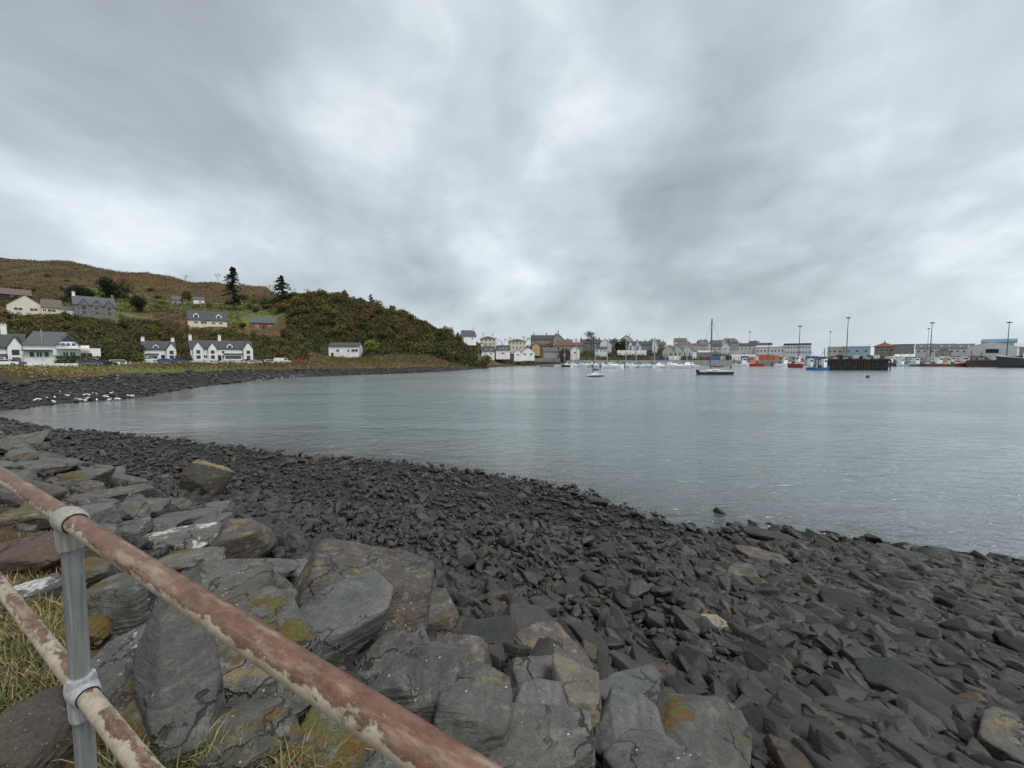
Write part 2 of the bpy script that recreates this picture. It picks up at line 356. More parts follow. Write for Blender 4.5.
def link_mesh(name, V, Fc, material, parent=None, smooth=False):
    me = bpy.data.meshes.new(name); V = np.asarray(V, np.float32)
    Fc = np.asarray(Fc, np.int32)
    k = Fc.shape[1]
    me.vertices.add(len(V)); me.vertices.foreach_set('co', V.ravel())
    me.loops.add(Fc.size); me.loops.foreach_set('vertex_index', Fc.ravel())
    me.polygons.add(len(Fc)); me.polygons.foreach_set('loop_start', np.arange(0, Fc.size, k, dtype=np.int32))
    me.update(calc_edges=True); me.validate()
    if smooth: me.polygons.foreach_set('use_smooth', np.ones(len(me.polygons), bool))
    me.materials.append(material)
    o = bpy.data.objects.new(name, me); COL.objects.link(o)
    if parent: o.parent = parent
    return o
def structure(o): o['kind'] = 'structure'; return o
def tag(o, label, cat=None, group=None, kind=None):
    o['label'] = label
    if cat: o['category'] = cat
    if group: o['group'] = group
    if kind: o['kind'] = kind
    return o

OY = -8.0
ang = np.radians(np.linspace(-80, 80, 620)); rad = np.exp(np.linspace(math.log(5.0), math.log(2600), 560))
A, R = np.meshgrid(ang, rad); GX = R * np.sin(A); GY = R * np.cos(A) + OY
GH = height(GX, GY); GD = shore_sd(GX, GY)
nr, nc = GX.shape
idx = np.arange(nr * nc).reshape(nr, nc)
QF = np.stack([idx[:-1, :-1], idx[:-1, 1:], idx[1:, 1:], idx[1:, :-1]], -1).reshape(-1, 4)
ter = structure(link_mesh('terrain', np.stack([GX, GY, GH], -1).reshape(-1, 3), QF, ground_mat(), smooth=True))
PXG = GX / np.maximum(GY, 5) * F + 512
def gz_blob(px, Y, rp, ry):
    return np.exp(-((PXG - px) / rp) ** 2 - ((GY - Y) / ry) ** 2)
E = fence_e(GX, GY)
bankd = np.interp(GY, [20, 45, 70, 160, 260], [40, 13, 14, 9, 5])
beachm = (1 - ss(0.85, 1.05, GD / bankd))
beachm = np.where(GY < 30, 1 - ss(0.9, 0.4, E), beachm)
beachm = np.where(GY < 0, 0, beachm)
townm = np.where((PXG > 600) & (GY > 200), 1.0, 0.0)
green = 0
for b in [(150, 235, 45, 22), (100, 215, 30, 18), (260, 235, 50, 16), (215, 245, 40, 15), (120, 260, 40, 20), (240, 215, 30, 12), (120, 190, 35, 8), (60, 78, 150, 12), (180, 100, 80, 14), (330, 150, 90, 8), (530, 258, 12, 6), (560, 250, 16, 6)]:
    green = green + gz_blob(*b)
green = np.clip(green, 0, 1)
scrub = np.clip(ss(272, 322, PXG) * ss(172, 188, GY) * ss(480, 460, PXG) + ss(310, 290, PXG) * ss(112, 122, GY) * ss(175, 150, GY), 0, 1)
colr = np.stack([np.maximum(beachm, townm), green, scrub, np.ones_like(scrub)], -1).reshape(-1, 4).astype(np.float32)
ca = ter.data.attributes.new('zone', 'FLOAT_COLOR', 'POINT'); ca.data.foreach_set('color', colr.ravel())
sand = (gz_blob(270, 88, 38, 14) * ss(7, 2, GD) * ss(-1, 0.5, GD) + gz_blob(545, 240, 30, 12) * 0.7).reshape(-1).astype(np.float32)
sa = ter.data.attributes.new('sand', 'FLOAT', 'POINT'); sa.data.foreach_set('value', np.clip(sand, 0, 1))

# ------------------------------------------------------------------ water
def water_mat():
    m = bpy.data.materials.new('sea_water'); m.use_nodes = True; n = NT(m.node_tree); n.n.clear()
    pos = n.new('ShaderNodeNewGeometry').outputs['Position']
    p1 = n.vmath('MULTIPLY', pos, (0.75, 1.5, 1))
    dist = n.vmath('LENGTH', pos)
    w1 = n.noise(n.vmath('MULTIPLY', pos, (0.6, 1.25, 1)), 1.5, 4, 0.6, 0.6); w2 = n.noise(p1, 4.2, 3, 0.6, 0.4); w3 = n.noise(n.vmath('MULTIPLY', pos, (0.5, 1.0, 1)), 0.35, 3, 0.5, 0.3)
    calm = n.new('ShaderNodeAttribute'); calm.attribute_name = 'calm'
    cf = n.math('SUBTRACT', 1.0, n.math('MULTIPLY', calm.outputs['Fac'], 0.8))
    gust = n.ramp(n.noise(n.vmath('MULTIPLY', pos, (0.03, 0.09, 1)), 1.0, 5, 0.6, 0.5), 0.35, 0.65, 0.45, 1.0)
    h = n.math('ADD', n.math('MULTIPLY', w1, 0.42), n.math('ADD', n.math('MULTIPLY', w2, 0.12), n.math('MULTIPLY', w3, 0.42)))
    h = n.math('MULTIPLY', n.math('MULTIPLY', h, cf), gust)
    bn = n.bump(h, 1.0, n.ramp(dist, 8, 70, 0.75, 0.55))
    dep = n.new('ShaderNodeAttribute'); dep.attribute_name = 'depth'
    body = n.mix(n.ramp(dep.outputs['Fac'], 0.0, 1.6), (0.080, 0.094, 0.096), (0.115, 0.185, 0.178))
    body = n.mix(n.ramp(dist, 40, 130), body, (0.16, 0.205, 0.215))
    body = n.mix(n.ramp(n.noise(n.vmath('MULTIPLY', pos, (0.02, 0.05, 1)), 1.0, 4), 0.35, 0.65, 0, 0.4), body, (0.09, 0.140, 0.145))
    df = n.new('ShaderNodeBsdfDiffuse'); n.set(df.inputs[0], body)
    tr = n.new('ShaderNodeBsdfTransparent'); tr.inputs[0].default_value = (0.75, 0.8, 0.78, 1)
    clear = n.math('POWER', 2.718, n.math('MULTIPLY', dep.outputs['Fac'], -4.2))
    m1 = n.new('ShaderNodeMixShader'); n.set(m1.inputs[0], clear); n.l.new(df.outputs[0], m1.inputs[1]); n.l.new(tr.outputs[0], m1.inputs[2])
    gl = n.new('ShaderNodeBsdfGlossy'); gl.inputs['Roughness'].default_value = 0.14; gl.inputs[0].default_value = (1, 1, 1, 1); n.set(gl.inputs['Normal'], bn)
    fr = n.new('ShaderNodeFresnel'); fr.inputs[0].default_value = 1.38; n.set(fr.inputs['Normal'], bn)
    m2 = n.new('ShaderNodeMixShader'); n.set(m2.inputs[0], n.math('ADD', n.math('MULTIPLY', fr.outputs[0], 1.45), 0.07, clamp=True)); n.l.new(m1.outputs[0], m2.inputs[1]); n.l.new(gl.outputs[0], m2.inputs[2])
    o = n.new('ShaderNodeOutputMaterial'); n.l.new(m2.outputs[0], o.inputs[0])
    return m
keep = (GD < 1.0) & (GY > -4)
WX, WY = GX.copy(), GY.copy()
fk = keep[:-1, :-1] | keep[:-1, 1:] | keep[1:, 1:] | keep[1:, :-1]
wf = QF[fk.reshape(-1)]
used, inv = np.unique(wf, return_inverse=True)
wv = np.stack([WX.reshape(-1)[used], WY.reshape(-1)[used], np.zeros(len(used))], -1)
sea = structure(link_mesh('sea', wv, inv.reshape(-1, 4), water_mat(), smooth=True))
dpt = np.maximum(0, -GH.reshape(-1)[used]).astype(np.float32)
a_ = sea.data.attributes.new('depth', 'FLOAT', 'POINT'); a_.data.foreach_set('value', dpt)
pxw = PXG.reshape(-1)[used]; gyw = GY.reshape(-1)[used]
calm = np.clip(ss(330, 120, pxw) * ss(20, 26, gyw) + 0.35 * ss(8, 2, dpt * 6) , 0, 1).astype(np.float32)
a_ = sea.data.attributes.new('calm', 'FLOAT', 'POINT'); a_.data.foreach_set('value', calm)

# ------------------------------------------------------------------ rocks
_ico = {}
def ico(sub):
    if sub not in _ico:
        bm = bmesh.new(); bmesh.ops.create_icosphere(bm, subdivisions=sub, radius=1.0)
        V = np.array([v.co[:] for v in bm.verts]); V /= np.linalg.norm(V, axis=1)[:, None]
        Fc = np.array([[l.vert.index for l in f.loops] for f in bm.faces]); bm.free(); _ico[sub] = (V, Fc)
    return _ico[sub]
def rock_verts(rng, sub, dims, ncut=7, p=22, boxy=0.35):
    V, Fc = ico(sub)
    nrm = []; ds = []
    for ax in range(3):
        for s in (-1, 1):
            n_ = np.zeros(3); n_[ax] = s; n_ += rng.normal(0, 0.20 if ax < 2 else 0.09, 3); n_ /= np.linalg.norm(n_)
            nrm.append(n_); ds.append(rng.uniform(0.72, 0.95))
    for _ in range(ncut):
        n_ = rng.normal(0, 1, 3); n_[2] *= 0.55; n_ /= np.linalg.norm(n_); nrm.append(n_); ds.append(rng.uniform(0.78, 1.12))
    s = np.maximum(V @ np.array(nrm).T, 1e-4) / np.array(ds)
    r = (s ** p).sum(1) ** (-1.0 / p)
    return V * r[:, None] * np.array(dims), Fc
def rot_m(yaw, tx, ty):
    return np.array((Matrix.Rotation(yaw, 3, 'Z') @ Matrix.Rotation(tx, 3, 'X') @ Matrix.Rotation(ty, 3, 'Y')))
def roughen(V, seed, amp, L):
    """fractal and layered displacement along the direction from the centre"""
    o = Vector((seed * 3.17, seed * 1.91, seed * 0.73)); out = V.copy()
    for i in range(len(V)):
        p = Vector(V[i]); k = p / L
        d = mnoise.noise(k * 2.2 + o) * 0.35 - abs(mnoise.noise(k * 4 + o)) * 0.9 + mnoise.noise(k * 11 + o) * 0.35 + mnoise.noise(k * 28 + o) * 0.22 + .2
        q = Vector((k.x * 1.6, k.y * 1.6, k.z * 16)) + o
        st = mnoise.noise(q)
        hor = Vector((p.x, p.y, 0)); hl = hor.length
        if hl > 1e-6: hor /= hl
        pn = p.normalized() if p.length > 1e-9 else Vector((0, 0, 1))
        side = (1 - abs(pn.z)) * .55
        out[i] = p + pn * (d * amp) + hor * ((1 if st > 0.05 else 0) * 0.5 + st * 0.3) * amp * side
    return out

def boulder(px, py, wpx, hpx, material, label, name='boulder', tilt=0.0, flat=0.8, seed=0, ncut=6, p=20, lean=0.0, dyaw=0.0, sink=0.25, amp=0.035, deep=1.0):
    """a single big rock of the armour slope; px,py is its centre in the photo, on the real ground"""
    rng = np.random.RandomState(seed + 11)
    x, y, z = hit(px, py + hpx * 0.22)
    th = math.atan2(px - 512, F)
    wd = wpx * y / F * math.cos(th) * 0.5 * 1.28
    hh = hpx * y / F * 1.2
    dims = (wd, max(hh * 0.75 * deep, wd * 0.45), hh * 0.42 * flat)
    V, Fc = rock_verts(rng, 5, dims, ncut + 4, p * 3)
    V = roughen(V, seed + 1, amp * (wd + hh) * 0.5, wd)
    M = rot_m(0, lean, tilt) @ rot_m(dyaw, 0, 0)
    V = V @ M.T
    o = link_mesh(name, V, Fc, material, smooth=True)
    try: o.data.shade_smooth() if False else None
    except Exception: pass
    o.location = (x, y, z + dims[2] * (1 - 2 * sink) + hh * 0.05)
    o.rotation_euler = (0, 0, -th)
    tag(o, label, 'rock')
    return o
HERO = [
 # px, py, w, h, mat, label, kw
 (113, 498, 84, 26, BROWN, 'long flat brown-grey slab lying level behind the upper handrail, left of the balanced boulder', dict(flat=.7, seed=2)),
 (40, 468, 60, 22, BROWN, 'brownish flat rock at the left edge of the photo, above the handrail end', dict(flat=.6, seed=3)),
 (126, 532, 42, 20, BOULDW, 'small pale rock speckled white just above the handrail collar', dict(seed=4)),
 (186, 521, 62, 20, SMOOTHR, 'rounded dark grey slab in a row behind the white-blotched block', dict(seed=5, p=10)),
 (182, 541, 84, 28, BOULDW, 'flat grey block with white droppings splashed over its top', dict(seed=6)),
 (243, 548, 54, 42, BROWN, 'squared red-brown block with a vertical cracked face, right of the white-splashed block', dict(seed=7, flat=1.2)),
 (186, 565, 72, 28, BOULDM, 'grey rock with a few white spots behind the middle of the rail', dict(seed=8)),
 (243, 578, 96, 34, BOULD, 'layered dark rock with wavy strata lying between the cracked block and the big brown slab', dict(seed=9, tilt=.1)),
 (362, 596, 130, 78, BROWN, 'largest brown slab with a flat tilted top and rough shaded right face', dict(seed=10, tilt=.22, lean=-.1, flat=1.0, amp=.025)),
 (332, 624, 112, 66, SMOOTHR, 'big clean grey rock rising to a blunt point in front of the brown slab', dict(seed=11, tilt=-.15, amp=.018, ncut=8)),
 (245, 608, 62, 50, BOULD, 'rounded speckled grey boulder touching the far side of the rail', dict(seed=12, p=9, flat=1.1)),
 (286, 608, 46, 30, BOULD, 'small ridged rock wedged between the speckled boulder and the pointed rock', dict(seed=13, tilt=-.3)),
 (438, 625, 40, 34, BOULDM, 'blocky rock with olive lichen at the foot of the largest brown slab', dict(seed=14, flat=1.2)),
 (484, 638, 58, 30, SLATE, 'dark flat slate between the olive block and the long pointed slab', dict(seed=15)),
 (530, 630, 54, 44, SLATE, 'pale-edged slate slab tilted toward the camera above the loose shingle', dict(seed=16, tilt=.2, flat=.6)),
 (592, 648, 52, 28, SLATE, 'narrow finger-shaped slate pointing down to the right', dict(seed=17, dyaw=-0.9, deep=.5, tilt=.1)),
 (533, 683, 48, 32, BOULD, 'light-topped angular rock above the smooth blue-grey wedge', dict(seed=18, flat=1.2)),
 (392, 664, 68, 42, BOULD, 'ribbed grey rock right of the pointed rock', dict(seed=19, tilt=-.35)),
 (425, 690, 84, 66, BOULD, 'striped grey slab dotted with white limpets beside the rail', dict(seed=20, tilt=-.25, amp=.025)),
 (474, 710, 74, 74, BOULD, 'leaning grey slab right of the striped one with a shaded right side', dict(seed=21, tilt=.25, amp=.025)),
 (542, 726, 66, 52, SMOOTHR, 'smooth blue-grey wedge at the lower middle of the photo', dict(seed=22, tilt=.3, amp=.012)),
 (537, 748, 108, 60, BOULD, 'broad grainy grey rock at the bottom edge right of the rail end', dict(seed=23, tilt=-.1)),
 (578, 714, 46, 54, rock_mat('ochre_stained_boulder', (0.10, 0.095, 0.085), (0.13, 0.12, 0.10), (0.13, 0.10, 0.065), lichen=.8, ochre=1.0), 'pale rock stained ochre with a white edge', dict(seed=24, flat=1.3)),
 (628, 738, 66, 66, SMOOTHR, 'dark smooth slab sloping down right, spotted with yellow lichen', dict(seed=25, tilt=.35)),
 (698, 742, 90, 62, BOULDM, 'gritty lichen-covered slab at the bottom edge, last big rock toward the shingle', dict(seed=26, tilt=.3)),
 (186, 697, 76, 118, BOULD, 'tall grey slab standing upright with orange-brown moss down its left side', dict(seed=61, flat=.7, deep=1.0, lean=.5, amp=.02, tilt=.12, sink=.05)),
 (138, 716, 54, 62, MOSSY, 'rock smothered in orange-brown moss at the left foot of the tall slab', dict(seed=62, p=8)),
 (122, 664, 70, 48, BOULDW, 'long rock patched with bright white lichen beside the steel post', dict(seed=28, tilt=-.35)),
 (132, 610, 76, 56, BOULDM, 'lumpy grey boulder with small moss tufts below the upper rail', dict(seed=29, flat=1.1)),
 (32, 746, 84, 66, CONGL, 'knobbly brown conglomerate lump in the bottom left corner', dict(seed=30, p=8, amp=.07)),
 (30, 558, 74, 48, RED, 'rusty red-brown mossy rock left of the steel post', dict(seed=31, p=8)),
 (38, 594, 58, 28, BOULDW, 'rock with a bright white patch left of the steel post', dict(seed=32)),
 (30, 520, 70, 32, MOSSY, 'rock covered in yellow-green moss below the upper rail on the left', dict(seed=33, p=8)),
 (248, 684, 70, 66, BOULDM, 'grey boulder with a round brown moss pad under the upper rail', dict(seed=34, flat=1.1)),
 (278, 704, 96, 42, BOULD, 'long pale grey ledge sloping up to the right under the rail', dict(seed=35, tilt=-.35)),
 (245, 742, 100, 56, BOULDM, 'reddish grey rock with dry grass in front of it at the bottom edge', dict(seed=36)),
 (335, 744, 84, 60, MOSSY, 'mossy speckled rock right under the upper rail near the bottom edge', dict(seed=37)),
 (395, 752, 70, 46, SMOOTHR, 'plain grey slab mostly hidden behind the rail near the bottom edge', dict(seed=38)),
 (290, 575, 50, 26, BOULD, 'low red-grey flake left of the largest brown slab', dict(seed=39)),
 (88, 575, 50, 32, MOSSY, 'olive moss-capped stone right of the steel post', dict(seed=40)),
 (105, 690, 50, 40, BOULDM, 'dark stone wedged behind the lower rail joint', dict(seed=41)),
 (90, 635, 44, 30, MOSSY, 'small brown moss-grown stone close behind the steel post', dict(seed=42)),
 (846, 447+160, 60, 26, SLATE, 'large smooth slate slab in the middle of the right-hand shingle', dict(seed=43)),
 (764, 560, 44, 20, BROWN, 'pale rounded rock on the water-side ledge of slabs', dict(seed=44, p=10)),
 (740, 580, 34, 22, BROWN, 'pair-topped round brown boulder beside the ledge of slabs', dict(seed=45, p=8)),
 (710, 621, 34, 14, rock_mat('tan_stone', (0.24, 0.20, 0.15), (0.28, 0.23, 0.18), (0.2, 0.17, 0.12)), 'flat light tan stone standing out among the dark shingle', dict(seed=46, flat=.6)),
 (905, 690, 90, 40, SLATE, 'very large rounded slate hump at the lower right', dict(seed=47, p=10)),
 (1005, 745, 60, 52, BOULD, 'pale squared boulder in the bottom right corner', dict(seed=48, p=12)),
 (598, 502, 22, 10, SLATE, 'black wet rock at the water edge in the middle of the shore', dict(seed=49, p=10)),
 (770, 537, 44, 12, SLATE, 'flat black slab jutting into the water at the ledge', dict(seed=50, flat=.8)),
 (905, 556, 52, 14, SLATE, 'long dark slab at the waterline on the right', dict(seed=51)),
]
HERO_POS = []
for h_ in HERO:
    o = boulder(h_[0], h_[1], h_[2], h_[3], h_[4], h_[5], **h_[6])
    HERO_POS.append((o.location.x, o.location.y, h_[2] * o.location.y / F * 0.4))
# the balanced boulder: wedge with overhanging right lip and mossy yellow top
def balanced():
    x, y, z = hit(207, 499)
    m = rock_mat('balanced_boulder', (0.038, 0.036, 0.028), (0.05, 0.046, 0.038), (0.09, 0.075, 0.05), ochre=0.2, strata=True)
    n = NT(m.node_tree); b = [q for q in n.n if q.type == 'BSDF_PRINCIPLED'][0]
    src = b.inputs['Base Color'].links[0].from_socket
    g = n.new('ShaderNodeNewGeometry'); t = n.new('ShaderNodeTexCoord').outputs['Object']
    nz = n.sep(g.outputs['Normal'])[2]
    k = n.math('MULTIPLY', n.ramp(n.math('ADD', nz, n.math('MULTIPLY', n.noise(t, 3, 5), 0.5)), 0.95, 1.1), 0.9)
    c = n.mix(k, src, n.mix(n.ramp(n.noise(t, 5, 5, .7), .4, .6), (0.26, 0.20, 0.085), (0.13, 0.095, 0.045)))
    n.set(b.inputs['Base Color'], c)
    s = y / F * .9
    bm = bmesh.new(); out = [(-11, 18), (-20, 10), (-24, 1), (-22, -8), (-14, -17), (10, -19), (17, -11), (27, 4), (17, 8), (2, 14)]
    for k, (a, b) in enumerate(out):
        bm.verts.new((a * .97, -11 + (8 if a > 16 else 0) + (4 if b > 12 else 0), b)); bm.verts.new((a * .8 + 1, 15, b * .85 + 1.5))
    bm.verts.new((-4, -17, 0)); bm.verts.new((6, -15, -12))
    r0 = bmesh.ops.convex_hull(bm, input=bm.verts)
    junk = list({g for g in r0['geom_interior'] + r0['geom_unused'] if isinstance(g, bmesh.types.BMVert)})
    if junk: bmesh.ops.delete(bm, geom=junk, context='VERTS')
    bmesh.ops.bevel(bm, geom=bm.edges[:], offset=1.0, segments=2, affect='EDGES', profile=.6, clamp_overlap=True)
    bmesh.ops.triangulate(bm, faces=bm.faces)
    for _ in range(3):
        bmesh.ops.subdivide_edges(bm, edges=[e_ for e_ in bm.edges if e_.calc_length() > 2.2], cuts=1)
        bmesh.ops.triangulate(bm, faces=bm.faces)
    V = np.array([v.co[:] for v in bm.verts]) * (s, s, s * 1.3); Fc = np.array([[v.index for v in f_.verts] for f_ in bm.faces]); bm.free()
    V = roughen(V, 5, 1.1 * s, 24 * s)
    o = link_mesh('boulder', V, Fc, m, smooth=True)
    o.location = (x, y, z + 22 * s); o.rotation_euler = (0.0, 0.0, 0.62)
    tag(o, 'lone wedge-shaped boulder with a mossy yellow-brown top perched on the shingle', 'rock')
    HERO_POS.append((x, y, 20 * s))
balanced()

# loose stones -----------------------------------------------------
rng = np.random.RandomState(3)
def base_shapes(sub, k, p):
    return [rock_verts(np.random.RandomState(100 + i), sub, (1, 1, 1), 6, p) for i in range(k)]
def slate_hull(seed, bev, seg=1, sub=0):
    """an irregular flat plate with broken corners: convex hull of two offset outlines, edges bevelled"""
    r_ = np.random.RandomState(seed); n = r_.randint(6, 10); a0 = np.sort(r_.uniform(0, 6.28, n) * .35 + np.arange(n) * 6.28 / n)
    bm = bmesh.new(); off = r_.normal(0, .10, 2)
    for k in range(n):
        rr = r_.uniform(.72, 1.08)
        bm.verts.new((math.cos(a0[k]) * rr, math.sin(a0[k]) * rr, -r_.uniform(.55, 1.0)))
        r2 = rr * r_.uniform(.72, .98)
        bm.verts.new((math.cos(a0[k] + r_.normal(0, .1)) * r2 + off[0], math.sin(a0[k]) * r2 + off[1], r_.uniform(.55, 1.0)))
    if r_.rand() < .4: bm.verts.new((r_.normal(0, .3), r_.normal(0, .3), r_.uniform(1.05, 1.4)))
    hr_ = bmesh.ops.convex_hull(bm, input=bm.verts)
    junk = list({g for g in hr_['geom_interior'] + hr_['geom_unused'] if isinstance(g, bmesh.types.BMVert)})
    if junk: bmesh.ops.delete(bm, geom=junk, context='VERTS')
    bmesh.ops.dissolve_limit(bm, angle_limit=.22, verts=bm.verts, edges=bm.edges)
    bmesh.ops.bevel(bm, geom=bm.edges[:], offset=bev, segments=seg, affect='EDGES', profile=.6, clamp_overlap=True)
    bmesh.ops.triangulate(bm, faces=bm.faces)
    if sub:
        bmesh.ops.subdivide_edges(bm, edges=bm.edges, cuts=sub, use_grid_fill=True)
        bmesh.ops.triangulate(bm, faces=bm.faces)
    V = np.array([v.co[:] for v in bm.verts]); Fc = np.array([[v.index for v in f.verts] for f in bm.faces]); bm.free()
    return V, Fc
S1 = [slate_hull(300 + i, .09) for i in range(24)]; S2 = [slate_hull(400 + i, .13, 2) for i in range(40)]; S3 = [slate_hull(500 + i, .13, 3, 1) for i in range(24)]
cand = []
def scatter(n, yr, pxr, size_fn, cond):
    # uniform over the ground area of a fan
    Y = np.sqrt(rng.uniform(yr[0] ** 2, yr[1] ** 2, n)); px = rng.uniform(pxr[0], pxr[1], n)
    x = (px - 512) / F * Y
    d = shore_sd(x, Y); e = fence_e(x, Y)
    ok = cond(x, Y, d, e, px)
    x, Y, d, e, px = x[ok], Y[ok], d[ok], e[ok], px[ok]
    L = size_fn(x, Y, d, e, px)
    z = height(x, Y)
    return np.stack([x, Y, z, L, d, e, px], 1)
def sz_near(x, Y, d, e, px):
    rightness = ss(620, 850, px)
    base = 0.050 + 0.044 * rightness + 0.025 * ss(4, 1.0, e - 1.2)
    s = base * np.exp(rng.normal(0, 0.55, len(x)))
    s = np.where((rng.rand(len(x)) < 0.03 + 0.06 * rightness), s * 2.2, s)
    return np.clip(s * np.clip(.42 + Y / 11, 0, 1), 0.025, 0.29)
a1 = scatter(66000, (1.6, 9.0), (-80, 1120), sz_near, lambda x, Y, d, e, px: (e > 1.0) & (d > -0.5) & ((e > 2.3 + .3 * sines(x, Y, 1.2, 7)) | (rng.rand(len(x)) < .10)))
a2 = scatter(62000, (9.0, 30), (-60, 1100), lambda x, Y, d, e, px: np.clip(sz_near(x, Y, d, e, px) * 1.15, 0.05, 0.34), lambda x, Y, d, e, px: (e > 0.9) & (d > -0.6) & ((e > 1.8) | (rng.rand(len(x)) < .4)))
# a few stones breaking the water just off the shore
a3 = scatter(900, (9.0, 26), (0, 1100), lambda x, Y, d, e, px: 0.12 * np.exp(rng.normal(0, .4, len(x))), lambda x, Y, d, e, px: (d < -0.2) & (d > -1.6) & (rng.rand(len(x)) < np.exp(d * 1.2)))
a4 = scatter(95000, (30, 175), (-60, 490), lambda x, Y, d, e, px: np.clip(0.17 * np.exp(rng.normal(0, .45, len(x))) * (1 + 0.9 * ss(8, 15, d)) * (0.8 + Y / 160), .08, 1.2), lambda x, Y, d, e, px: (d > -0.3) & (d < np.interp(Y, [30, 45, 70, 160, 260], [30, 13, 14, 9, 5])) & (rng.rand(len(x)) < 0.8))
ARR = np.concatenate([a1, a2, a3, a4]); NN = len(ARR)
print('stones', len(a1), len(a2), len(a3), len(a4))
yaw = math.atan2(-0.85, 0.52) + rng.normal(0, 0.38, NN) + (rng.rand(NN) < .2) * rng.uniform(-1.5, 1.5, NN)
wid = rng.uniform(0.34, 0.74, NN); thk = rng.uniform(0.12, 0.36, NN)
tx = rng.normal(0.16, 0.32, NN); ty = rng.normal(0, 0.26, NN)
lift = rng.uniform(-0.1, 1.0, NN) * np.minimum(ARR[:, 3], .16) * 0.75
app = ARR[:, 3] / np.hypot(ARR[:, 0], ARR[:, 1])
vis = (ARR[:, 6] > 5) & (ARR[:, 6] < 1020)
pyest = HORIZON + F * (CAMH - ARR[:, 2]) / ARR[:, 1]; vis &= (pyest < 765)
nearhero = np.zeros(NN, bool)
for hx, hy, hr in HERO_POS:
    nearhero |= (np.hypot(ARR[:, 0] - hx, ARR[:, 1] - hy) < hr * 1.15)
vis &= ~nearhero & (ARR[:, 4] > 0.2)
order = np.argsort(-np.where(vis, app, -1))[:195]
is_big = np.zeros(NN, bool); is_big[order] = True
drop = nearhero & (rng.rand(NN) < 0.93)
def stone_mesh_arrays(sel, shapes):
    Vs, Fs, off = [], [], 0
    for i in sel:
        V, Fc = shapes[i % len(shapes)]
        L = ARR[i, 3]
        P = (V * (L, L * wid[i], L * thk[i])) @ rot_m(yaw[i], tx[i], ty[i]).T + (ARR[i, 0], ARR[i, 1], ARR[i, 2] + lift[i] + L * thk[i] * 0.3)
        Vs.append(P); Fs.append(Fc + off); off += len(V)
    return np.concatenate(Vs), np.concatenate(Fs)
small = np.where(~is_big & ~drop)[0]
nearS = small[np.hypot(ARR[small, 0], ARR[small, 1]) < 9.0]; farS = small[np.hypot(ARR[small, 0], ARR[small, 1]) >= 9.0]
V1, F1 = stone_mesh_arrays(nearS, S2); V2, F2 = stone_mesh_arrays(farS, S1)
sh = link_mesh('shingle', np.concatenate([V1, V2]), np.concatenate([F1, F2 + len(V1)]), SLATE)
tag(sh, 'loose dark slate stones covering the beach and the far shore', kind='stuff')
for k, i in enumerate(order):
    V, Fc = S3[i % len(S3)]; L = ARR[i, 3]
    P = V * (L, L * wid[i], L * thk[i] * 1.1)
    P = P + 0.03 * L * np.sin(P[:, [1, 2, 0]] * 17 / L + i) * (1, 1, .3) * 0.5
    o = link_mesh('slate_stone', P, Fc, SLATE, smooth=True)
    o.location = (ARR[i, 0], ARR[i, 1], ARR[i, 2] + lift[i] + L * thk[i] * 0.3)
    o.rotation_euler = Matrix(rot_m(yaw[i], tx[i], ty[i]).tolist()).to_euler()
    tag(o, 'smooth dark grey slate slab lying among many like it on the beach', 'stone', 'larger dark slate slabs of the beach')

# further armour boulders of the bank, each a thing of its own
rg = np.random.RandomState(77); nx_ = 0; placed = list(HERO_POS)
while nx_ < 58:
    px = rg.uniform(-40, 800); Y = math.sqrt(rg.uniform(1.5 ** 2, 17 ** 2)); x = (px - 512) / F * Y; e = float(fence_e(x, Y))
    if not (0.6 < e < 2.7): continue
    L = rg.uniform(.20, .42) * (1 + .02 * Y)
    if any(math.hypot(x - a, Y - b) < (r + L) * .55 for a, b, r in placed): continue
    placed.append((x, Y, L)); V, Fc = rock_verts(rg, 5, (L, L * rg.uniform(.6, .85), L * rg.uniform(.35, .6)), 7, 55)
    V = roughen(V, nx_ + 60, .05 * L, L); V = V @ rot_m(0, rg.normal(.0, .25), rg.normal(0, .25)).T
    o = link_mesh('boulder', V, Fc, [BOULD, BOULD, BOULDM, BROWN, SMOOTHR][nx_ % 5], smooth=True)
    o.location = (x, Y, hz1(x, Y) + L * .15); o.rotation_euler = (0, 0, rg.uniform(0, 6.28)); nx_ += 1
    tag(o, 'medium grey angular boulder packed between the bigger rocks of the bank', 'rock', 'medium boulders packed into the bank')
# armour filler stones between the hero boulders (grey, angular)
fl = []
rg = np.random.RandomState(21)
for _ in range(2600):
    px = rg.uniform(-60, 820); Y = math.sqrt(rg.uniform(1.3 ** 2, 16 ** 2)); x = (px - 512) / F * Y
    e = float(fence_e(x, Y))
    if not (0.35 < e < 2.6): continue
    fl.append((x, Y, hz1(x, Y), rg.uniform(0.04, 0.11) * (1 + 0.05 * Y), rg.randint(14), rg.uniform(0, 6.28), rg.normal(0, .25), rg.normal(0, .25)))
Vs, Fs, off = [], [], 0
for (x, Y, z, L, k, yw, t1, t2) in fl:
    V, Fc = base_shapes(3, 1, 20)[0] if False else S3[k]
    P = (V * (L, L * .8, L * .45)) @ rot_m(yw, t1, t2).T + (x, Y, z)
    Vs.append(P); Fs.append(Fc + off); off += len(V)
o = link_mesh('rubble', np.concatenate(Vs), np.concatenate(Fs), BOULD, smooth=True)
tag(o, 'small grey rubble filling the gaps between the armour boulders', kind='stuff')
print('filler', len(fl))

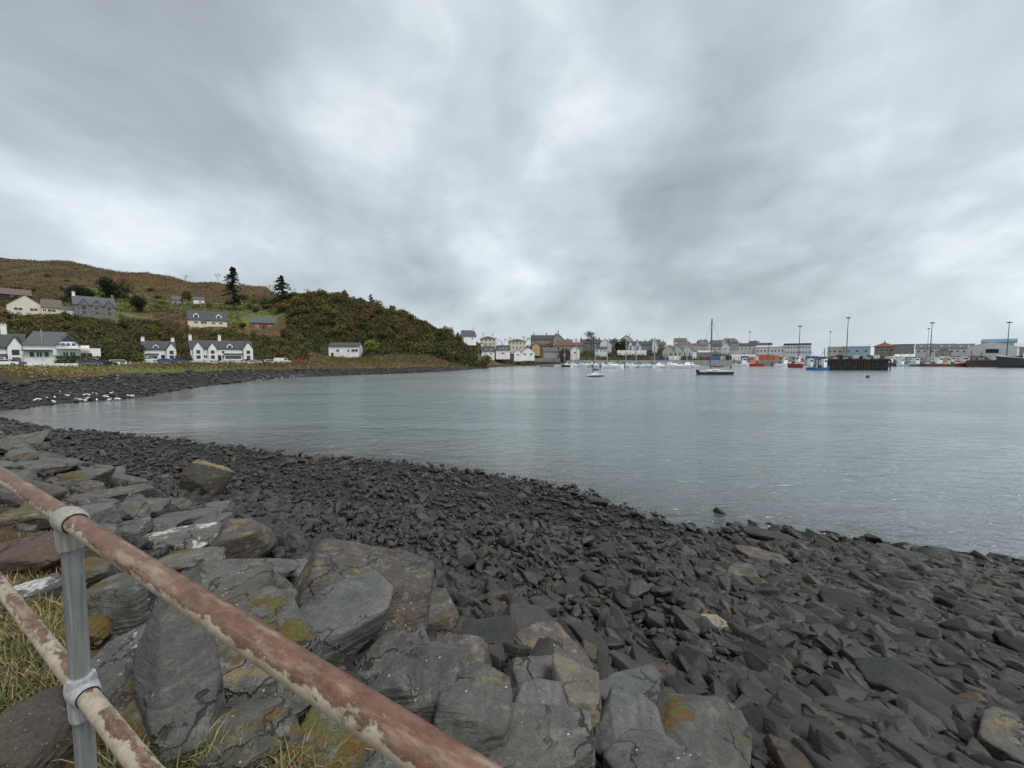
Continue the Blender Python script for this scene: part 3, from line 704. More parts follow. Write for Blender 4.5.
# ------------------------------------------------------------------ grass tufts and moss by the fence
def leaf_mat(name, cols, rough=0.7):
    m, n, b = mat(name)
    g = n.new('ShaderNodeNewGeometry'); r = g.outputs['Random Per Island']; orn = n.new('ShaderNodeObjectInfo').outputs['Random']
    cr = n.new('ShaderNodeValToRGB'); n.set(cr.inputs[0], n.math('FRACT', n.math('ADD', r, 0.0)))
    e = cr.color_ramp.elements; e[0].color = (*cols[0], 1); e[1].color = (*cols[-1], 1)
    for i, c in enumerate(cols[1:-1]): q = e.new((i + 1) / (len(cols) - 1)); q.color = (*c, 1)
    c = n.mix(n.ramp(orn, 0, 1, 0.0, 0.55, smooth=False), cr.outputs[0], n.mix(1.0, cr.outputs[0], (1.35, 1.2, 0.9), 'MULTIPLY'))
    n.set(b.inputs['Base Color'], c); b.inputs['Roughness'].default_value = rough; b.inputs['Specular IOR Level'].default_value = 0.2
    return m
GRASS = leaf_mat('grass_blades', [(0.04, 0.075, 0.02), (0.09, 0.13, 0.04), (0.26, 0.21, 0.11), (0.38, 0.32, 0.19), (0.22, 0.17, 0.09), (0.05, 0.09, 0.025)])
def grass(n, area, name, label, hgt=(0.05, 0.16), seed=1, gm=None):
    r_ = np.random.RandomState(seed); V, Fc = [], []
    while n > 0:
        px, py, rx, ry = area[r_.randint(len(area))]
        try: x, y, z = hit(px + r_.normal(0, rx), py + r_.normal(0, ry))
        except Exception: continue
        for _ in range(14):
            n -= 1
            bx, by = x + r_.normal(0, .035), y + r_.normal(0, .035)
            hh = r_.uniform(*hgt); a = r_.uniform(0, 6.28); ln = r_.uniform(.2, .9) * hh; w_ = r_.uniform(.0015, .0035)
            dx, dy = math.cos(a), math.sin(a); sx_, sy_ = -dy * w_, dx * w_
            k = len(V); zb = z - 0.02
            for (t, wf_) in ((0, 1), (.4, .9), (.75, .6)):
                cx_, cy_ = bx + dx * ln * t * t, by + dy * ln * t * t; cz_ = zb + hh * (t - .25 * t * t * ln / hh)
                V += [(cx_ - sx_ * wf_, cy_ - sy_ * wf_, cz_), (cx_ + sx_ * wf_, cy_ + sy_ * wf_, cz_)]
            V.append((bx + dx * ln, by + dy * ln, zb + hh * (.95 - .3 * ln / hh)))
            Fc += [(k, k + 1, k + 3), (k, k + 3, k + 2), (k + 2, k + 3, k + 5), (k + 2, k + 5, k + 4), (k + 4, k + 5, k + 6)]
    o = link_mesh(name, V, Fc, gm or GRASS); tag(o, label, kind='stuff')
grass(5200, [(12, 660, 22, 30), (30, 620, 20, 18), (20, 690, 22, 16), (8, 610, 14, 16), (40, 655, 14, 18)], 'grass', 'green and straw-coloured grass growing at the foot of the fence')
grass(1300, [(200, 775, 40, 6), (150, 770, 22, 6), (300, 780, 30, 5)], 'dry_grass', 'straw grass tips along the bottom edge behind the lower rail', hgt=(.08, .2), seed=2)
grass(1600, [(15, 588, 16, 8), (60, 600, 12, 8), (30, 535, 20, 6), (110, 585, 10, 5)], 'moss_tufts', 'short olive tufts between the rocks left of the post', hgt=(.02, .05), seed=4)

REDG = leaf_mat('red_stems', [(0.10, 0.04, 0.025), (0.17, 0.075, 0.045), (0.13, 0.09, 0.05), (0.20, 0.13, 0.08)])
grass(4200, [(22, 556, 24, 9), (8, 572, 14, 8), (48, 566, 12, 6)], 'red_plants', 'low rusty red plants growing over the rocks left of the post', hgt=(.03, .08), seed=6, gm=REDG)
MOSSG = leaf_mat('moss_strands', [(0.05, 0.05, 0.012), (0.13, 0.12, 0.025), (0.17, 0.09, 0.02), (0.10, 0.055, 0.018)])
grass(5200, [(146, 690, 12, 18), (150, 725, 12, 12), (228, 686, 7, 9), (310, 724, 12, 6), (20, 520, 16, 5)], 'moss', 'orange-brown moss cushions between the foreground rocks', hgt=(.012, .03), seed=7, gm=MOSSG)
# ------------------------------------------------------------------ railing
def tube(p0, p1, r, seg=40, rings=2, caps=True, wob=0.0):
    p0, p1 = np.array(p0, float), np.array(p1, float); ax = p1 - p0; L = np.linalg.norm(ax); ax /= L
    up = np.array([0, 0, 1.]) if abs(ax[2]) < .9 else np.array([1., 0, 0])
    s = np.cross(ax, up); s /= np.linalg.norm(s); t = np.cross(s, ax)
    V, Fc = [], []
    for i in range(rings):
        c = p0 + ax * L * i / (rings - 1)
        for j in range(seg):
            a = 2 * math.pi * j / seg; rr = r if np.isscalar(r) else r[i]
            V.append(c + (s * math.cos(a) + t * math.sin(a)) * rr)
    for i in range(rings - 1):
        for j in range(seg):
            a, b = i * seg + j, i * seg + (j + 1) % seg
            Fc.append((a, b, b + seg, a + seg))
    if caps:
        for base, c in ((0, p0), ((rings - 1) * seg, p1)):
            k = len(V); V.append(c)
            for j in range(seg):
                Fc.append((base + j, base + (j + 1) % seg, k, k))
    return V, Fc
class MB:
    def __init__(s): s.v = []; s.f = []
    def add(s, V, Fc):
        k = len(s.v); s.v += [tuple(p) for p in V]; s.f += [tuple(dict.fromkeys(i + k for i in f)) for f in Fc]; return s
    def box(s, x0, x1, y0, y1, z0, z1):
        return s.add([(x0, y0, z0), (x1, y0, z0), (x1, y1, z0), (x0, y1, z0), (x0, y0, z1), (x1, y0, z1), (x1, y1, z1), (x0, y1, z1)],
                     [(0, 3, 2, 1), (4, 5, 6, 7), (0, 1, 5, 4), (1, 2, 6, 5), (2, 3, 7, 6), (3, 0, 4, 7)])
    def tube(s, p0, p1, r, seg=10, rings=2, caps=True): return s.add(*tube(p0, p1, r, seg, rings, caps))
    def prism(s, pts, y0, y1):
        """polygon in x,z extruded along y"""
        n = len(pts); V = [(x, y0, z) for x, z in pts] + [(x, y1, z) for x, z in pts]
        return s.add(V, [tuple(range(n)), tuple(range(2 * n - 1, n - 1, -1))] + [(i, i + n, (i + 1) % n + n, (i + 1) % n) for i in range(n)])
    def prismx(s, pts, x0, x1):
        """polygon in y,z extruded along x"""
        n = len(pts); V = [(x0, y, z) for y, z in pts] + [(x1, y, z) for y, z in pts]
        return s.add(V, [tuple(range(n)), tuple(range(2 * n - 1, n - 1, -1))] + [(i, i + n, (i + 1) % n + n, (i + 1) % n) for i in range(n)])
    def build(s, name, material, parent=None, smooth=False, bevel=0):
        me = bpy.data.meshes.new(name); me.from_pydata(s.v, [], s.f); me.update()
        bm = bmesh.new(); bm.from_mesh(me); bmesh.ops.remove_doubles(bm, verts=bm.verts, dist=1e-5); bmesh.ops.recalc_face_normals(bm, faces=bm.faces)
        if smooth:
            for e in bm.edges:
                if len(e.link_faces) == 2 and e.calc_face_angle(0) > 0.7: e.smooth = False
            for f in bm.faces: f.smooth = True
        bm.to_mesh(me); bm.free()
        me.materials.append(material)
        o = bpy.data.objects.new(name, me); COL.objects.link(o)
        if parent: o.parent = parent
        return o
def empty(name, loc, rz=0.0):
    o = bpy.data.objects.new(name, None); COL.objects.link(o); o.location = loc; o.rotation_euler = (0, 0, rz); o.empty_display_size = .2; return o

def paint_mat(name, red_amt):
    m, n, b = mat(name)
    t = n.new('ShaderNodeTexCoord'); p = t.outputs['Object']
    # object x runs along the pipe; z is up
    nx, ny, nz = n.sep(t.outputs['Normal'])
    big = n.noise(n.vmath('MULTIPLY', p, (2.2, 9, 9)), 1.3, 4, 0.55, 0.2)
    edge = n.noise(n.vmath('MULTIPLY', p, (2.0, 3, 3)), 14, 7, 0.7)
    k = n.math('ADD', nz, n.math('ADD', n.math('MULTIPLY', n.math('SUBTRACT', big, 0.5), 3.0), n.math('MULTIPLY', n.math('SUBTRACT', edge, 0.5), 1.8)))
    red = n.ramp(k, 0.22 - red_amt, 0.34 - red_amt)
    redc = n.mix(n.ramp(n.noise(p, 30, 6, .7), .3, .7), (0.095, 0.043, 0.025), (0.195, 0.100, 0.062))
    redc = n.mix(n.ramp(n.noise(n.vmath('MULTIPLY', p, (1, 2, 2)), 60, 5, .7), .58, .72, 0, .6), redc, (0.40, 0.27, 0.20))
    scf = n.noise(n.vmath('MULTIPLY', p, (5, 26, 26)), 1.0, 6, .7)
    redc = n.mix(n.ramp(n.math('ADD', scf, n.math('MULTIPLY', big, .35)), .66, .86, 0, .75), redc, (0.36, 0.27, 0.19))
    cream = n.mix(n.ramp(n.noise(p, 18, 6, .7), .3, .7), (0.30, 0.24, 0.165), (0.48, 0.42, 0.33))
    cream = n.mix(n.ramp(n.math('ADD', nz, n.math('MULTIPLY', edge, .8)), 0.25, -0.35, 0, 0.85), cream, (0.36, 0.37, 0.36))
    c = n.mix(red, cream, redc)
    rim = n.math('MULTIPLY', n.ramp(k, 0.10 - red_amt, 0.24 - red_amt), n.ramp(k, 0.34 - red_amt, 0.26 - red_amt))
    c = n.mix(n.math('MULTIPLY', rim, .5), c, (0.12, 0.06, 0.035))
    # drips: dark vertical-ish marks under the pipe
    dr = n.noise(n.vmath('MULTIPLY', p, (60, 1.5, 1.5)), 1.0, 2, .5)
    dm = n.math('MULTIPLY', n.ramp(dr, .70, .76), n.math('MULTIPLY', n.ramp(nz, 0.15, -0.05), n.ramp(nz, -0.75, -0.45)))
    c = n.mix(n.math('MULTIPLY', dm, .85), c, (0.055, 0.04, 0.03))
    sp = n.ramp(n.noise(p, 55, 3, .6), .70, .76, 0, .7)
    c = n.mix(sp, c, (0.10, 0.05, 0.035))
    n.set(b.inputs['Base Color'], c); n.set(b.inputs['Roughness'], n.mix(red, (0.62, .62, .62), (0.42, .42, .42)))
    hh = n.math('ADD', n.math('MULTIPLY', red, 1.0), n.math('MULTIPLY', n.noise(p, 50, 5, .7), .9))
    n.set(b.inputs['Normal'], n.bump(hh, 0.7, 0.0012))
    return m
def galv_mat(name, col):
    m, n, b = mat(name); p = n.new('ShaderNodeTexCoord').outputs['Object']
    st = n.noise(n.vmath('MULTIPLY', p, (26, 26, 0.9)), 3.0, 6, .65); bl = n.noise(p, 9, 6, .65)
    c = n.mix(n.ramp(st, .3, .7), tuple(q * .62 for q in col), tuple(q * 1.15 for q in col))
    c = n.mix(n.ramp(bl, .55, .72, 0, .55), c, (0.42, 0.41, 0.37))
    c = n.mix(n.ramp(n.noise(p, 40, 4, .7), .66, .76, 0, .6), c, (0.16, 0.12, 0.08))
    n.set(b.inputs['Base Color'], c); b.inputs['Roughness'].default_value = .6; b.inputs['Metallic'].default_value = .15
    n.set(b.inputs['Normal'], n.bump(n.math('ADD', st, bl), .5, .001))
    return m
fd = Vector((0.865, -0.502, 0)); fyaw = math.atan2(fd.y, fd.x)
post_p = Vector((FP[0], FP[1], 2.93))
rail = empty('railing', post_p, fyaw)
tag(rail, 'two-rail tubular fence with flaking red and cream paint and a bare grey post', 'railing')
TOPZ, MIDZ = 4.018 - 2.93, 3.484 - 2.93
b_ = MB(); b_.tube((-5.2, 0, TOPZ), (3.2, 0, TOPZ), .0252, 56, 120); b_.build('top_rail', paint_mat('flaking_paint_top', -0.05), rail, True)
b_ = MB(); b_.tube((-5.2, 0.0, MIDZ), (3.2, 0.0, MIDZ), .0245, 56, 120); b_.build('mid_rail', paint_mat('flaking_paint_mid', -0.6), rail, True)
def post(x, lean):
    b_ = MB(); b_.tube((x + lean, -0.0, -0.3), (x, 0.0, TOPZ - 0.035), .0238, 48, 20)
    return b_.build('post', galv_mat('galvanised_post' + str(x), (0.27, 0.28, 0.28)), rail, True)
CLMP = galv_mat('clamp_metal', (0.36, 0.345, 0.30)); CLMP2 = galv_mat('clamp_metal_light', (0.46, 0.47, 0.47))
BLK = simple('black_gap', (0.015, 0.014, 0.012), .9)
for x, ln in ((0.0, -.03), (-2.45, 0), (2.45, 0)):
    post(x, ln)
    for zz_, rr_, mm in ((TOPZ, .0252, CLMP), (MIDZ, .0245, CLMP2)):
        b_ = MB()
        r0 = rr_ + .001
        prof = [(-.052, r0 + .004), (-.050, r0 + .0085), (-.040, r0 + .0105), (0, r0 + .011), (.040, r0 + .0105), (.050, r0 + .0085), (.052, r0 + .004)]
        V, Fc = tube((x - .052, 0, zz_), (x + .052, 0, zz_), [q[1] for q in prof], 48, 7, True)
        b_.add(V, Fc)
        V, Fc = tube((x, 0, zz_ - .085), (x, 0, zz_ - .01), [.031, .0332, .0332, .034, .034], 40, 5, True); b_.add(V, Fc)
        if zz_ == MIDZ:
            V, Fc = tube((x, 0, zz_ + .01), (x, 0, zz_ + .045), [.034, .033, .031], 40, 3, True); b_.add(V, Fc)
        cl = b_.build('clamp', mm, rail, True)
        b2 = MB(); b2.tube((x + .0515, 0, zz_), (x + .0545, 0, zz_), r0 + .0022, 40); b2.tube((x - .0545, 0, zz_), (x - .0515, 0, zz_), r0 + .0022, 40)
        b2.build('gap_ring', BLK, cl)
        b2 = MB(); b2.tube((x + .01, .036, zz_ - .045), (x + .01, .043, zz_ - .045), .006, 12); b2.build('grub_screw', BLK, cl)


# ================================================================== far shore
def cth(px): return math.cos(math.atan2(px - 512, F))
def facing(px): return -math.atan2(px - 512, F)
WHITE = simple('white_render', (0.82, 0.82, 0.81), .8, .05, 0.6, dirt=(0.45, 0.44, 0.40))
CREAM = simple('cream_render', (0.66, 0.62, 0.50), .8, .05, 0.6, dirt=(0.42, 0.38, 0.30))
YELLOW = simple('yellow_render', (0.68, 0.64, 0.47), .8, .05, 0.6, dirt=(0.4, 0.36, 0.2))
SAND = simple('sandstone', (0.34, 0.29, 0.22), .9, .2, 0.8)
STONE = simple('grey_stone_wall', (0.17, 0.17, 0.165), .9, .3, 1.2)
GREYR = simple('grey_render', (0.32, 0.32, 0.31), .85, .12, .8)
BRICK = simple('red_timber', (0.24, 0.085, 0.055), .85, .15, 1.0)
PINK = simple('orange_render', (0.60, 0.40, 0.24), .8, .08, .8)
RSLATE = simple('slate_roof', (0.050, 0.054, 0.060), .6, .22, 1.5)
RGREY = simple('grey_roof', (0.085, 0.09, 0.098), .6, .15, 1.5)
RBROWN = simple('brown_roof', (0.13, 0.10, 0.08), .8, .2, 1.5)
RRED = simple('red_roof', (0.15, 0.065, 0.045), .8, .2, 1.0)
RBLUE = simple('blue_roof', (0.08, 0.20, 0.30), .5, .1, .6)
RPALE = simple('pale_sheet_roof', (0.50, 0.52, 0.53), .5, .08, .4)
LBLUE = simple('pale_blue_cladding', (0.42, 0.56, 0.62), .5, .08, .4)
PALE = simple('pale_cladding', (0.72, 0.74, 0.73), .6, .06, .4)
BLUE = simple('blue_paint', (0.03, 0.13, 0.34), .45, .1)
REDP = simple('red_paint', (0.40, 0.035, 0.03), .45, .1)
ORANGE = simple('orange_paint', (0.62, 0.17, 0.05), .5, .1)
GREENP = simple('green_paint', (0.03, 0.12, 0.07), .5, .1)
DARK = simple('dark_paint', (0.02, 0.022, 0.026), .5, .1)
TIMB = simple('dark_timber', (0.035, 0.03, 0.026), .85, .3, 1.0)
CONC = simple('concrete', (0.27, 0.265, 0.25), .9, .15, .5, dirt=(0.10, 0.10, 0.09))
STEEL = simple('steel_grey', (0.12, 0.125, 0.13), .5, .1)
WOODM = simple('varnished_wood', (0.20, 0.10, 0.05), .45, .2)
RUBR = simple('black_rubber', (0.015, 0.015, 0.016), .8, .1)
ALU = simple('alloy', (0.45, 0.46, 0.47), .35, .05, metal=.6)
LAMPG = simple('lamp_glass', (0.6, 0.6, 0.55), .2, .05)
GATEL = simple('boat_white', (0.82, 0.83, 0.83), .35, .04)
def glass_mat():
    m, n, b = mat('window_glass'); r = n.new('ShaderNodeObjectInfo').outputs['Random']
    n.set(b.inputs['Base Color'], n.mix(r, (0.015, 0.02, 0.025), (0.07, 0.08, 0.09))); b.inputs['Roughness'].default_value = .12
    return m
GLASS = glass_mat()

def window(par, x, z, w, h, y=0.0, frame=None, name='window', axis=0):
    fr = frame or WHITE
    b = MB(); t = min(.12, w * .12)
    b.box(x - w / 2, x + w / 2, y - .06, y + .02, z, z + t).box(x - w / 2, x + w / 2, y - .06, y + .02, z + h - t, z + h)
    b.box(x - w / 2, x - w / 2 + t, y - .06, y + .02, z + t, z + h - t).box(x + w / 2 - t, x + w / 2, y - .06, y + .02, z + t, z + h - t)
    if w > 1.0: b.box(x - t * .4, x + t * .4, y - .055, y + .02, z + t, z + h - t)
    f = b.build(name, fr, par)
    p = MB(); p.box(x - w / 2 + t, x + w / 2 - t, y - .035, y + .01, z + t, z + h - t); p.build('pane', GLASS, f)
    return f
def roof_side(b, x0, x1, y0, y1, H, RH, oh=.35, th=.22):
    ym = (y0 + y1) / 2; sl = RH / (ym - y0)
    b.prismx([(y0 - oh, H - oh * sl), (ym, H + RH), (y1 + oh, H - oh * sl), (y1 + oh, H - oh * sl + th), (ym, H + RH + th * 1.3), (y0 - oh, H - oh * sl + th)], x0 - oh * .6, x1 + oh * .6)
def roof_gable(b, x0, x1, y0, y1, H, RH, oh=.35, th=.22):
    xm = (x0 + x1) / 2; sl = RH / (xm - x0)
    b.prism([(x0 - oh, H - oh * sl), (xm, H + RH), (x1 + oh, H - oh * sl), (x1 + oh, H - oh * sl + th), (xm, H + RH + th * 1.3), (x0 - oh, H - oh * sl + th)], y0 - oh * .6, y1 + oh * .4)
def house(label, px, py, Y, wpx, hpx, rpx, D=8, rot=0, wall=WHITE, roof=RSLATE, style='side', feats=(), cat='house', name='house', group=None, wins=None, found=2.5, oh=.35):
    """px,py,Y place the middle of the front base; sizes given in photo pixels are turned into metres at that distance"""
    c = cth(px); s = Y / F; W = wpx * s * c; H = hpx * s; RH = rpx * s
    o = empty(name, at(px, py, Y), facing(px) + math.radians(rot)); tag(o, label, cat, group)
    b = MB(); h2 = W / 2
    if style == 'side': b.prismx([(0, -found), (D, -found), (D, H), (D / 2, H + RH), (0, H)], -h2, h2)
    elif style == 'gable': b.prism([(-h2, -found), (h2, -found), (h2, H), (0, H + RH), (-h2, H)], 0, D)
    else: b.box(-h2, h2, 0, D, -found, H)
    wl = b.build('wall', wall, o)
    r = MB()
    if style == 'side': roof_side(r, -h2, h2, 0, D, H, RH, oh)
    elif style == 'gable': roof_gable(r, -h2, h2, 0, D, H, RH, oh)
    elif style == 'hip':
        q = min(D / 2, h2 * .95); e = oh
        r.add([(-h2 - e, -e, H), (h2 + e, -e, H), (h2 + e, D + e, H), (-h2 - e, D + e, H), (-h2 + q, D / 2, H + RH), (h2 - q, D / 2, H + RH)], [(0, 1, 5, 4), (1, 2, 5), (2, 3, 4, 5), (3, 0, 4), (3, 2, 1, 0)])
    else: r.box(-h2 - .2, h2 + .2, -.2, D + .2, H, H + max(.25, RH))
    rf = r.build('roof', roof, o)
    if wins:
        rows, cols, ww, wh = wins
        for i in range(rows):
            for j in range(cols):
                window(o, -h2 + W * (j + .5) / cols, H * (i + .32) / rows, min(ww, W / cols * .7), min(wh, H / rows * .62))
    for f in feats:
        k = f[0]
        if k == 'chim':
            x = f[1] * W; zt = H + RH + (f[2] if len(f) > 2 else 1.2); yy = D / 2
            if style == 'gable': yy = D * (f[3] if len(f) > 3 else .85)
            m = MB(); m.box(x - .45, x + .45, yy - .35, yy + .35, H + RH * .5, zt).box(x - .53, x + .53, yy - .43, yy + .43, zt, zt + .15)
            m.build('chimney', f[4] if len(f) > 4 else wall, rf)
            for dx in (-.22, .22):
                m = MB(); m.tube((x + dx, yy, zt + .15), (x + dx, yy, zt + .6), .13, 8); m.build('chimney_pot', SAND, rf)
        elif k == 'win': window(o, f[1] * W, f[2] * H, f[3], f[4], f[5] if len(f) > 5 else 0.0)
        elif k == 'door':
            m = MB(); x = f[1] * W; m.box(x - .5, x + .5, -.07, .02, 0, 2.1); d_ = m.build('door', f[2] if len(f) > 2 else DARK, o)
            m = MB(); m.box(x + .32, x + .38, -.12, -.07, .95, 1.1); m.build('handle', ALU, d_)
        elif k == 'dorm':
            x = f[1] * W; w = f[2]; hh = f[3]; z0 = H - .1 if len(f) < 5 else H + RH * f[4]; y0 = .15 if len(f) < 5 else D / 2 * f[4] * .95
            m = MB(); m.prism([(x - w / 2, z0 - .4), (x + w / 2, z0 - .4), (x + w / 2, z0 + hh), (x, z0 + hh + w * .45), (x - w / 2, z0 + hh)], y0, y0 + D * .4); d_ = m.build('dormer', f[5] if len(f) > 5 else wall, o)
            m = MB(); roof_gable(m, x - w / 2, x + w / 2, y0, y0 + D * .4, z0 + hh, w * .45, .18, .12); m.build('dormer_roof', roof, d_)
            m = MB(); m.box(x - w * .3, x + w * .3, y0 - .05, y0 + .02, z0 + .1, z0 + hh); m.build('dormer_window', GLASS, d_)
        elif k == 'wing':
            x = f[1] * W; w = f[2] * W; dd_ = f[3]; hw = H * (f[4] if len(f) > 4 else 1.0); rh = w / 2 * .85 if len(f) < 6 else f[5] * s
            m = MB(); m.prism([(x - w / 2, -found), (x + w / 2, -found), (x + w / 2, hw), (x, hw + rh), (x - w / 2, hw)], -dd_, D * .45); g_ = m.build('wing', wall, o)
            m = MB(); roof_gable(m, x - w / 2, x + w / 2, -dd_, D * .45, hw, rh, .3, .2); m.build('wing_roof', roof, g_)
            for zz2 in ((.18, .58) if H > 3.6 else (.3,)):
                fr = MB(); fr.box(x - .55, x + .55, -dd_ - .05, -dd_ + .02, hw * zz2, hw * zz2 + 1.2); fr.build('wing_window', GLASS, g_)
        elif k == 'sky':
            x = f[1] * W; sl = math.atan2(RH, D / 2); m = MB(); m.box(-.45, .45, -.6, .6, 0, .06); q = m.build('skylight', PALE if len(f) > 2 else GLASS, rf)
            q.location = (x, D / 4, H + RH / 2 + .3); q.rotation_euler = (sl, 0, 0)
        elif k == 'lean':
            x0, x1, dd_, hh = f[1] * W, f[2] * W, f[3], f[4]
            m = MB(); m.box(x0, x1, -dd_, -.003, -found, hh); g_ = m.build('porch', f[5] if len(f) > 5 else wall, o)
            m = MB(); m.prismx([(-dd_ - .15, hh), (.0, hh + .45), (.0, hh + .6), (-dd_ - .15, hh + .15)], x0 - .1, x1 + .1); m.build('porch_roof', roof, g_)
            m = MB(); m.box(x0 + .3, x1 - .3, -dd_ - .05, -dd_ + .02, .8, hh - .3); m.build('porch_window', GLASS, g_)
    return o

# ---- houses on the left shore
house('white gabled cottage with dark slate roof at the very left edge of the photo', 2, 366, 92, 46, 19, 13, 8, -8, WHITE, RSLATE, 'side',
      [('wing', .36, .36, 1.6, 1.0, 10), ('chim', .02, 2.2), ('chim', -.45, 1.2), ('dorm', -.2, 1.6, 1.0), ('win', -.3, .2, 1.2, 1.2), ('win', .05, .2, 1.2, 1.2), ('lean', -.2, .12, 1.4, 2.2, WHITE), ('door', .16)])
# modern white house with glazed gable
def modern_house():
    px, py, Y = 60, 367, 97
    s = Y / F; o = empty('modern_house', at(px, py, Y), facing(px)); tag(o, 'large modern white house with a glazed gable end and flat-roofed side wing', 'house')
    u = lambda q: (q - 60) * s * cth(60)       # photo columns to metres along the front
    v = lambda q: (367 - q) * s
    m = MB(); m.prism([(u(26), -3), (u(81), -3), (u(81), v(345)), (u(70), v(333)), (u(58), v(345)), (u(58), v(345.2)), (u(26), v(345.2))], 0, 9); m.build('wall', WHITE, o)
    m = MB(); zr, ze = v(331.4), v(345.2); t_ = .25
    pts = [(u(24.5), -.4, ze), (u(70), -.4, ze), (u(70), 9.4, ze), (u(24.5), 9.4, ze), (u(36), 4.6, zr), (u(70), 4.6, zr)]
    m.add(pts, [(0, 1, 5, 4), (1, 2, 5), (2, 3, 4, 5), (3, 0, 4), (3, 2, 1, 0)]); r = m.build('roof', RGREY, o)
    m = MB(); roof_gable(m, u(58), u(81), -.3, 9, v(345), (345 - 333.5) * s, .25, .2); m.build('gable_roof', RGREY, o)
    m = MB(); m.tube((u(44), .8, v(342)), (u(44), .8, v(330)), .09, 8); m.build('flue', ALU, r)
    m = MB(); m.prism([(u(62.5), v(341.6)), (u(77.5), v(341.6)), (u(70), v(334.8))], -.05, .04); m.build('gable_glazing', GLASS, o)
    for a, b, c, d in ((62.5, 67.2, 346.4, 342.8), (67.8, 72.4, 346.4, 342.8), (73, 78, 346.4, 342.8), (63.5, 70, 357, 351.8), (70.6, 77.5, 357, 351.8), (31, 36.5, 357.4, 351.5), (37.5, 44, 357.4, 351.5), (45, 50.5, 357.4, 351.5)):
        window(o, (u(a) + u(b)) / 2, v(c), u(b) - u(a), v(d) - v(c))
    m = MB(); m.box(u(24), u(54), -1.0, -.01, v(351), v(350)); m.build('canopy', DARK, o)
    m = MB(); m.box(u(58), u(92), -1.8, -.01, v(348.8), v(347.6)); m.build('balcony', WHITE, o)
    m = MB()
    for a in (59, 66, 73, 80, 87): m.tube((u(a), -1.7, v(347.6)), (u(a), -1.7, v(345.3)), .03, 6)
    m.box(u(58), u(90), -1.73, -1.67, v(345.5), v(345.1)); m.build('balcony_rail', ALU, o)
    m = MB(); m.box(u(81) + .01, u(104), .4, 7.5, -3, v(348)); w2 = m.build('side_wing', WHITE, o)
    m = MB(); m.box(u(81) + .01, u(92), 1.6, 7, v(348), v(344.8)); m.build('upper_block', WHITE, w2)
    window(o, u(88.5), v(357), 2.2, 1.1, .4)
    m = MB(); m.box(u(23) - .9, u(23) + .1, -.07, .05, 0, 2.1); m.build('door', WOODM, o)
modern_house()
def wall_thing(label, px0, px1, py, Y0, Y1, h, material, name='garden_wall', cat='wall', th=.3, n=12):
    V, b = [], MB()
    pts = []
    for i in range(n + 1):
        t = i / n; px = px0 + (px1 - px0) * t; Y = Y0 + (Y1 - Y0) * t
        x = X(px, Y); z = Z(py, Y) if py else hz1(x, Y); pts.append((x, Y, z))
    for i in range(n + 1):
        x, y, z = pts[i]; V += [(x, y, z - 1.2), (x, y, z + h), (x, y + th, z + h), (x, y + th, z - 1.2)]
    Fc = []
    for i in range(n):
        a = 4 * i
        for k in range(4): Fc.append((a + k, a + (k + 1) % 4, a + 4 + (k + 1) % 4, a + 4 + k))
    Fc += [(0, 1, 2, 3), (4 * n + 3, 4 * n + 2, 4 * n + 1, 4 * n)]
    b.add(V, Fc); o = b.build(name, material); tag(o, label, cat); return o
wall_thing('low white garden wall in front of the modern white house', 27, 78, 368.5, 84, 88, 1.1, WHITE)
wall_thing('low white roadside wall in front of the small chimneyed cottage', 142, 196, 364, 118, 124, .9, WHITE)
wall_thing('white boundary wall in front of the long row of white cottages', 198, 262, 363.2, 128, 136, .8, WHITE)
wall_thing('pale stone wall running along the road left of the chimneyed cottage', 84, 140, 364.6, 100, 112, .7, CONC)

house('white bungalow with a broad low gable high on the left of the hillside', 26, 313.5, 168, 37, 8, 10, 10, -4, CREAM, RBROWN, 'gable', [('win', -.2, .35, 2.6, 1.2), ('win', .22, .35, 2.4, 1.2)])
house('low cream extension with brown roof right of the hillside bungalow', 52, 314, 172, 20, 6.5, 8, 8, 0, CREAM, RBROWN, 'side', [('win', 0, .3, 2.5, 1.2), ('win', -.35, .3, 1.2, 1.2)])
house('small white flat-fronted outbuilding between the bungalow and the grey stone house', 68, 315, 174, 12, 5.5, 2.5, 6, 0, CREAM, RGREY, 'side', [('win', -.2, .4, 1.2, 1.0)])
house('grey stone house with three small gables and a white end gable', 96, 316, 180, 42, 10.5, 8.5, 9, 6, STONE, RGREY, 'side',
      [('wing', -.27, .24, .25, 1.02, 5), ('wing', .03, .22, .25, 1.02, 4.5), ('wing', .33, .24, .25, 1.02, 5), ('chim', -.46, 1.6, .5, WHITE), ('chim', .47, 1.2), ('door', .03, WHITE)])
house('white gable-end annexe joined to the left of the grey stone house', 73.5, 316, 178, 8, 7, 4, 7, 0, WHITE, RGREY, 'gable', [('win', 0, .35, 1.0, 1.1)])
house('dark timber barn roof poking out at the left edge above the bungalow', 8, 298, 200, 48, 4, 6, 9, 0, TIMB, RBROWN, 'side', [('win', .1, .4, 1.2, 1)])
house('small white cottage with two chimneys and a dormer beside the road', 160, 361, 138, 33, 12, 7.5, 7, 4, WHITE, RSLATE, 'side',
      [('wing', .36, .30, 1.0, 1.0, 6), ('chim', -.46, 1.2), ('chim', .46, 1.2), ('dorm', -.1, 1.6, 1.1), ('win', -.32, .2, 1.1, 1.2), ('win', -.1, .2, 1.1, 1.2), ('lean', -.4, -.05, 1.5, 2.0), ('door', .1)])
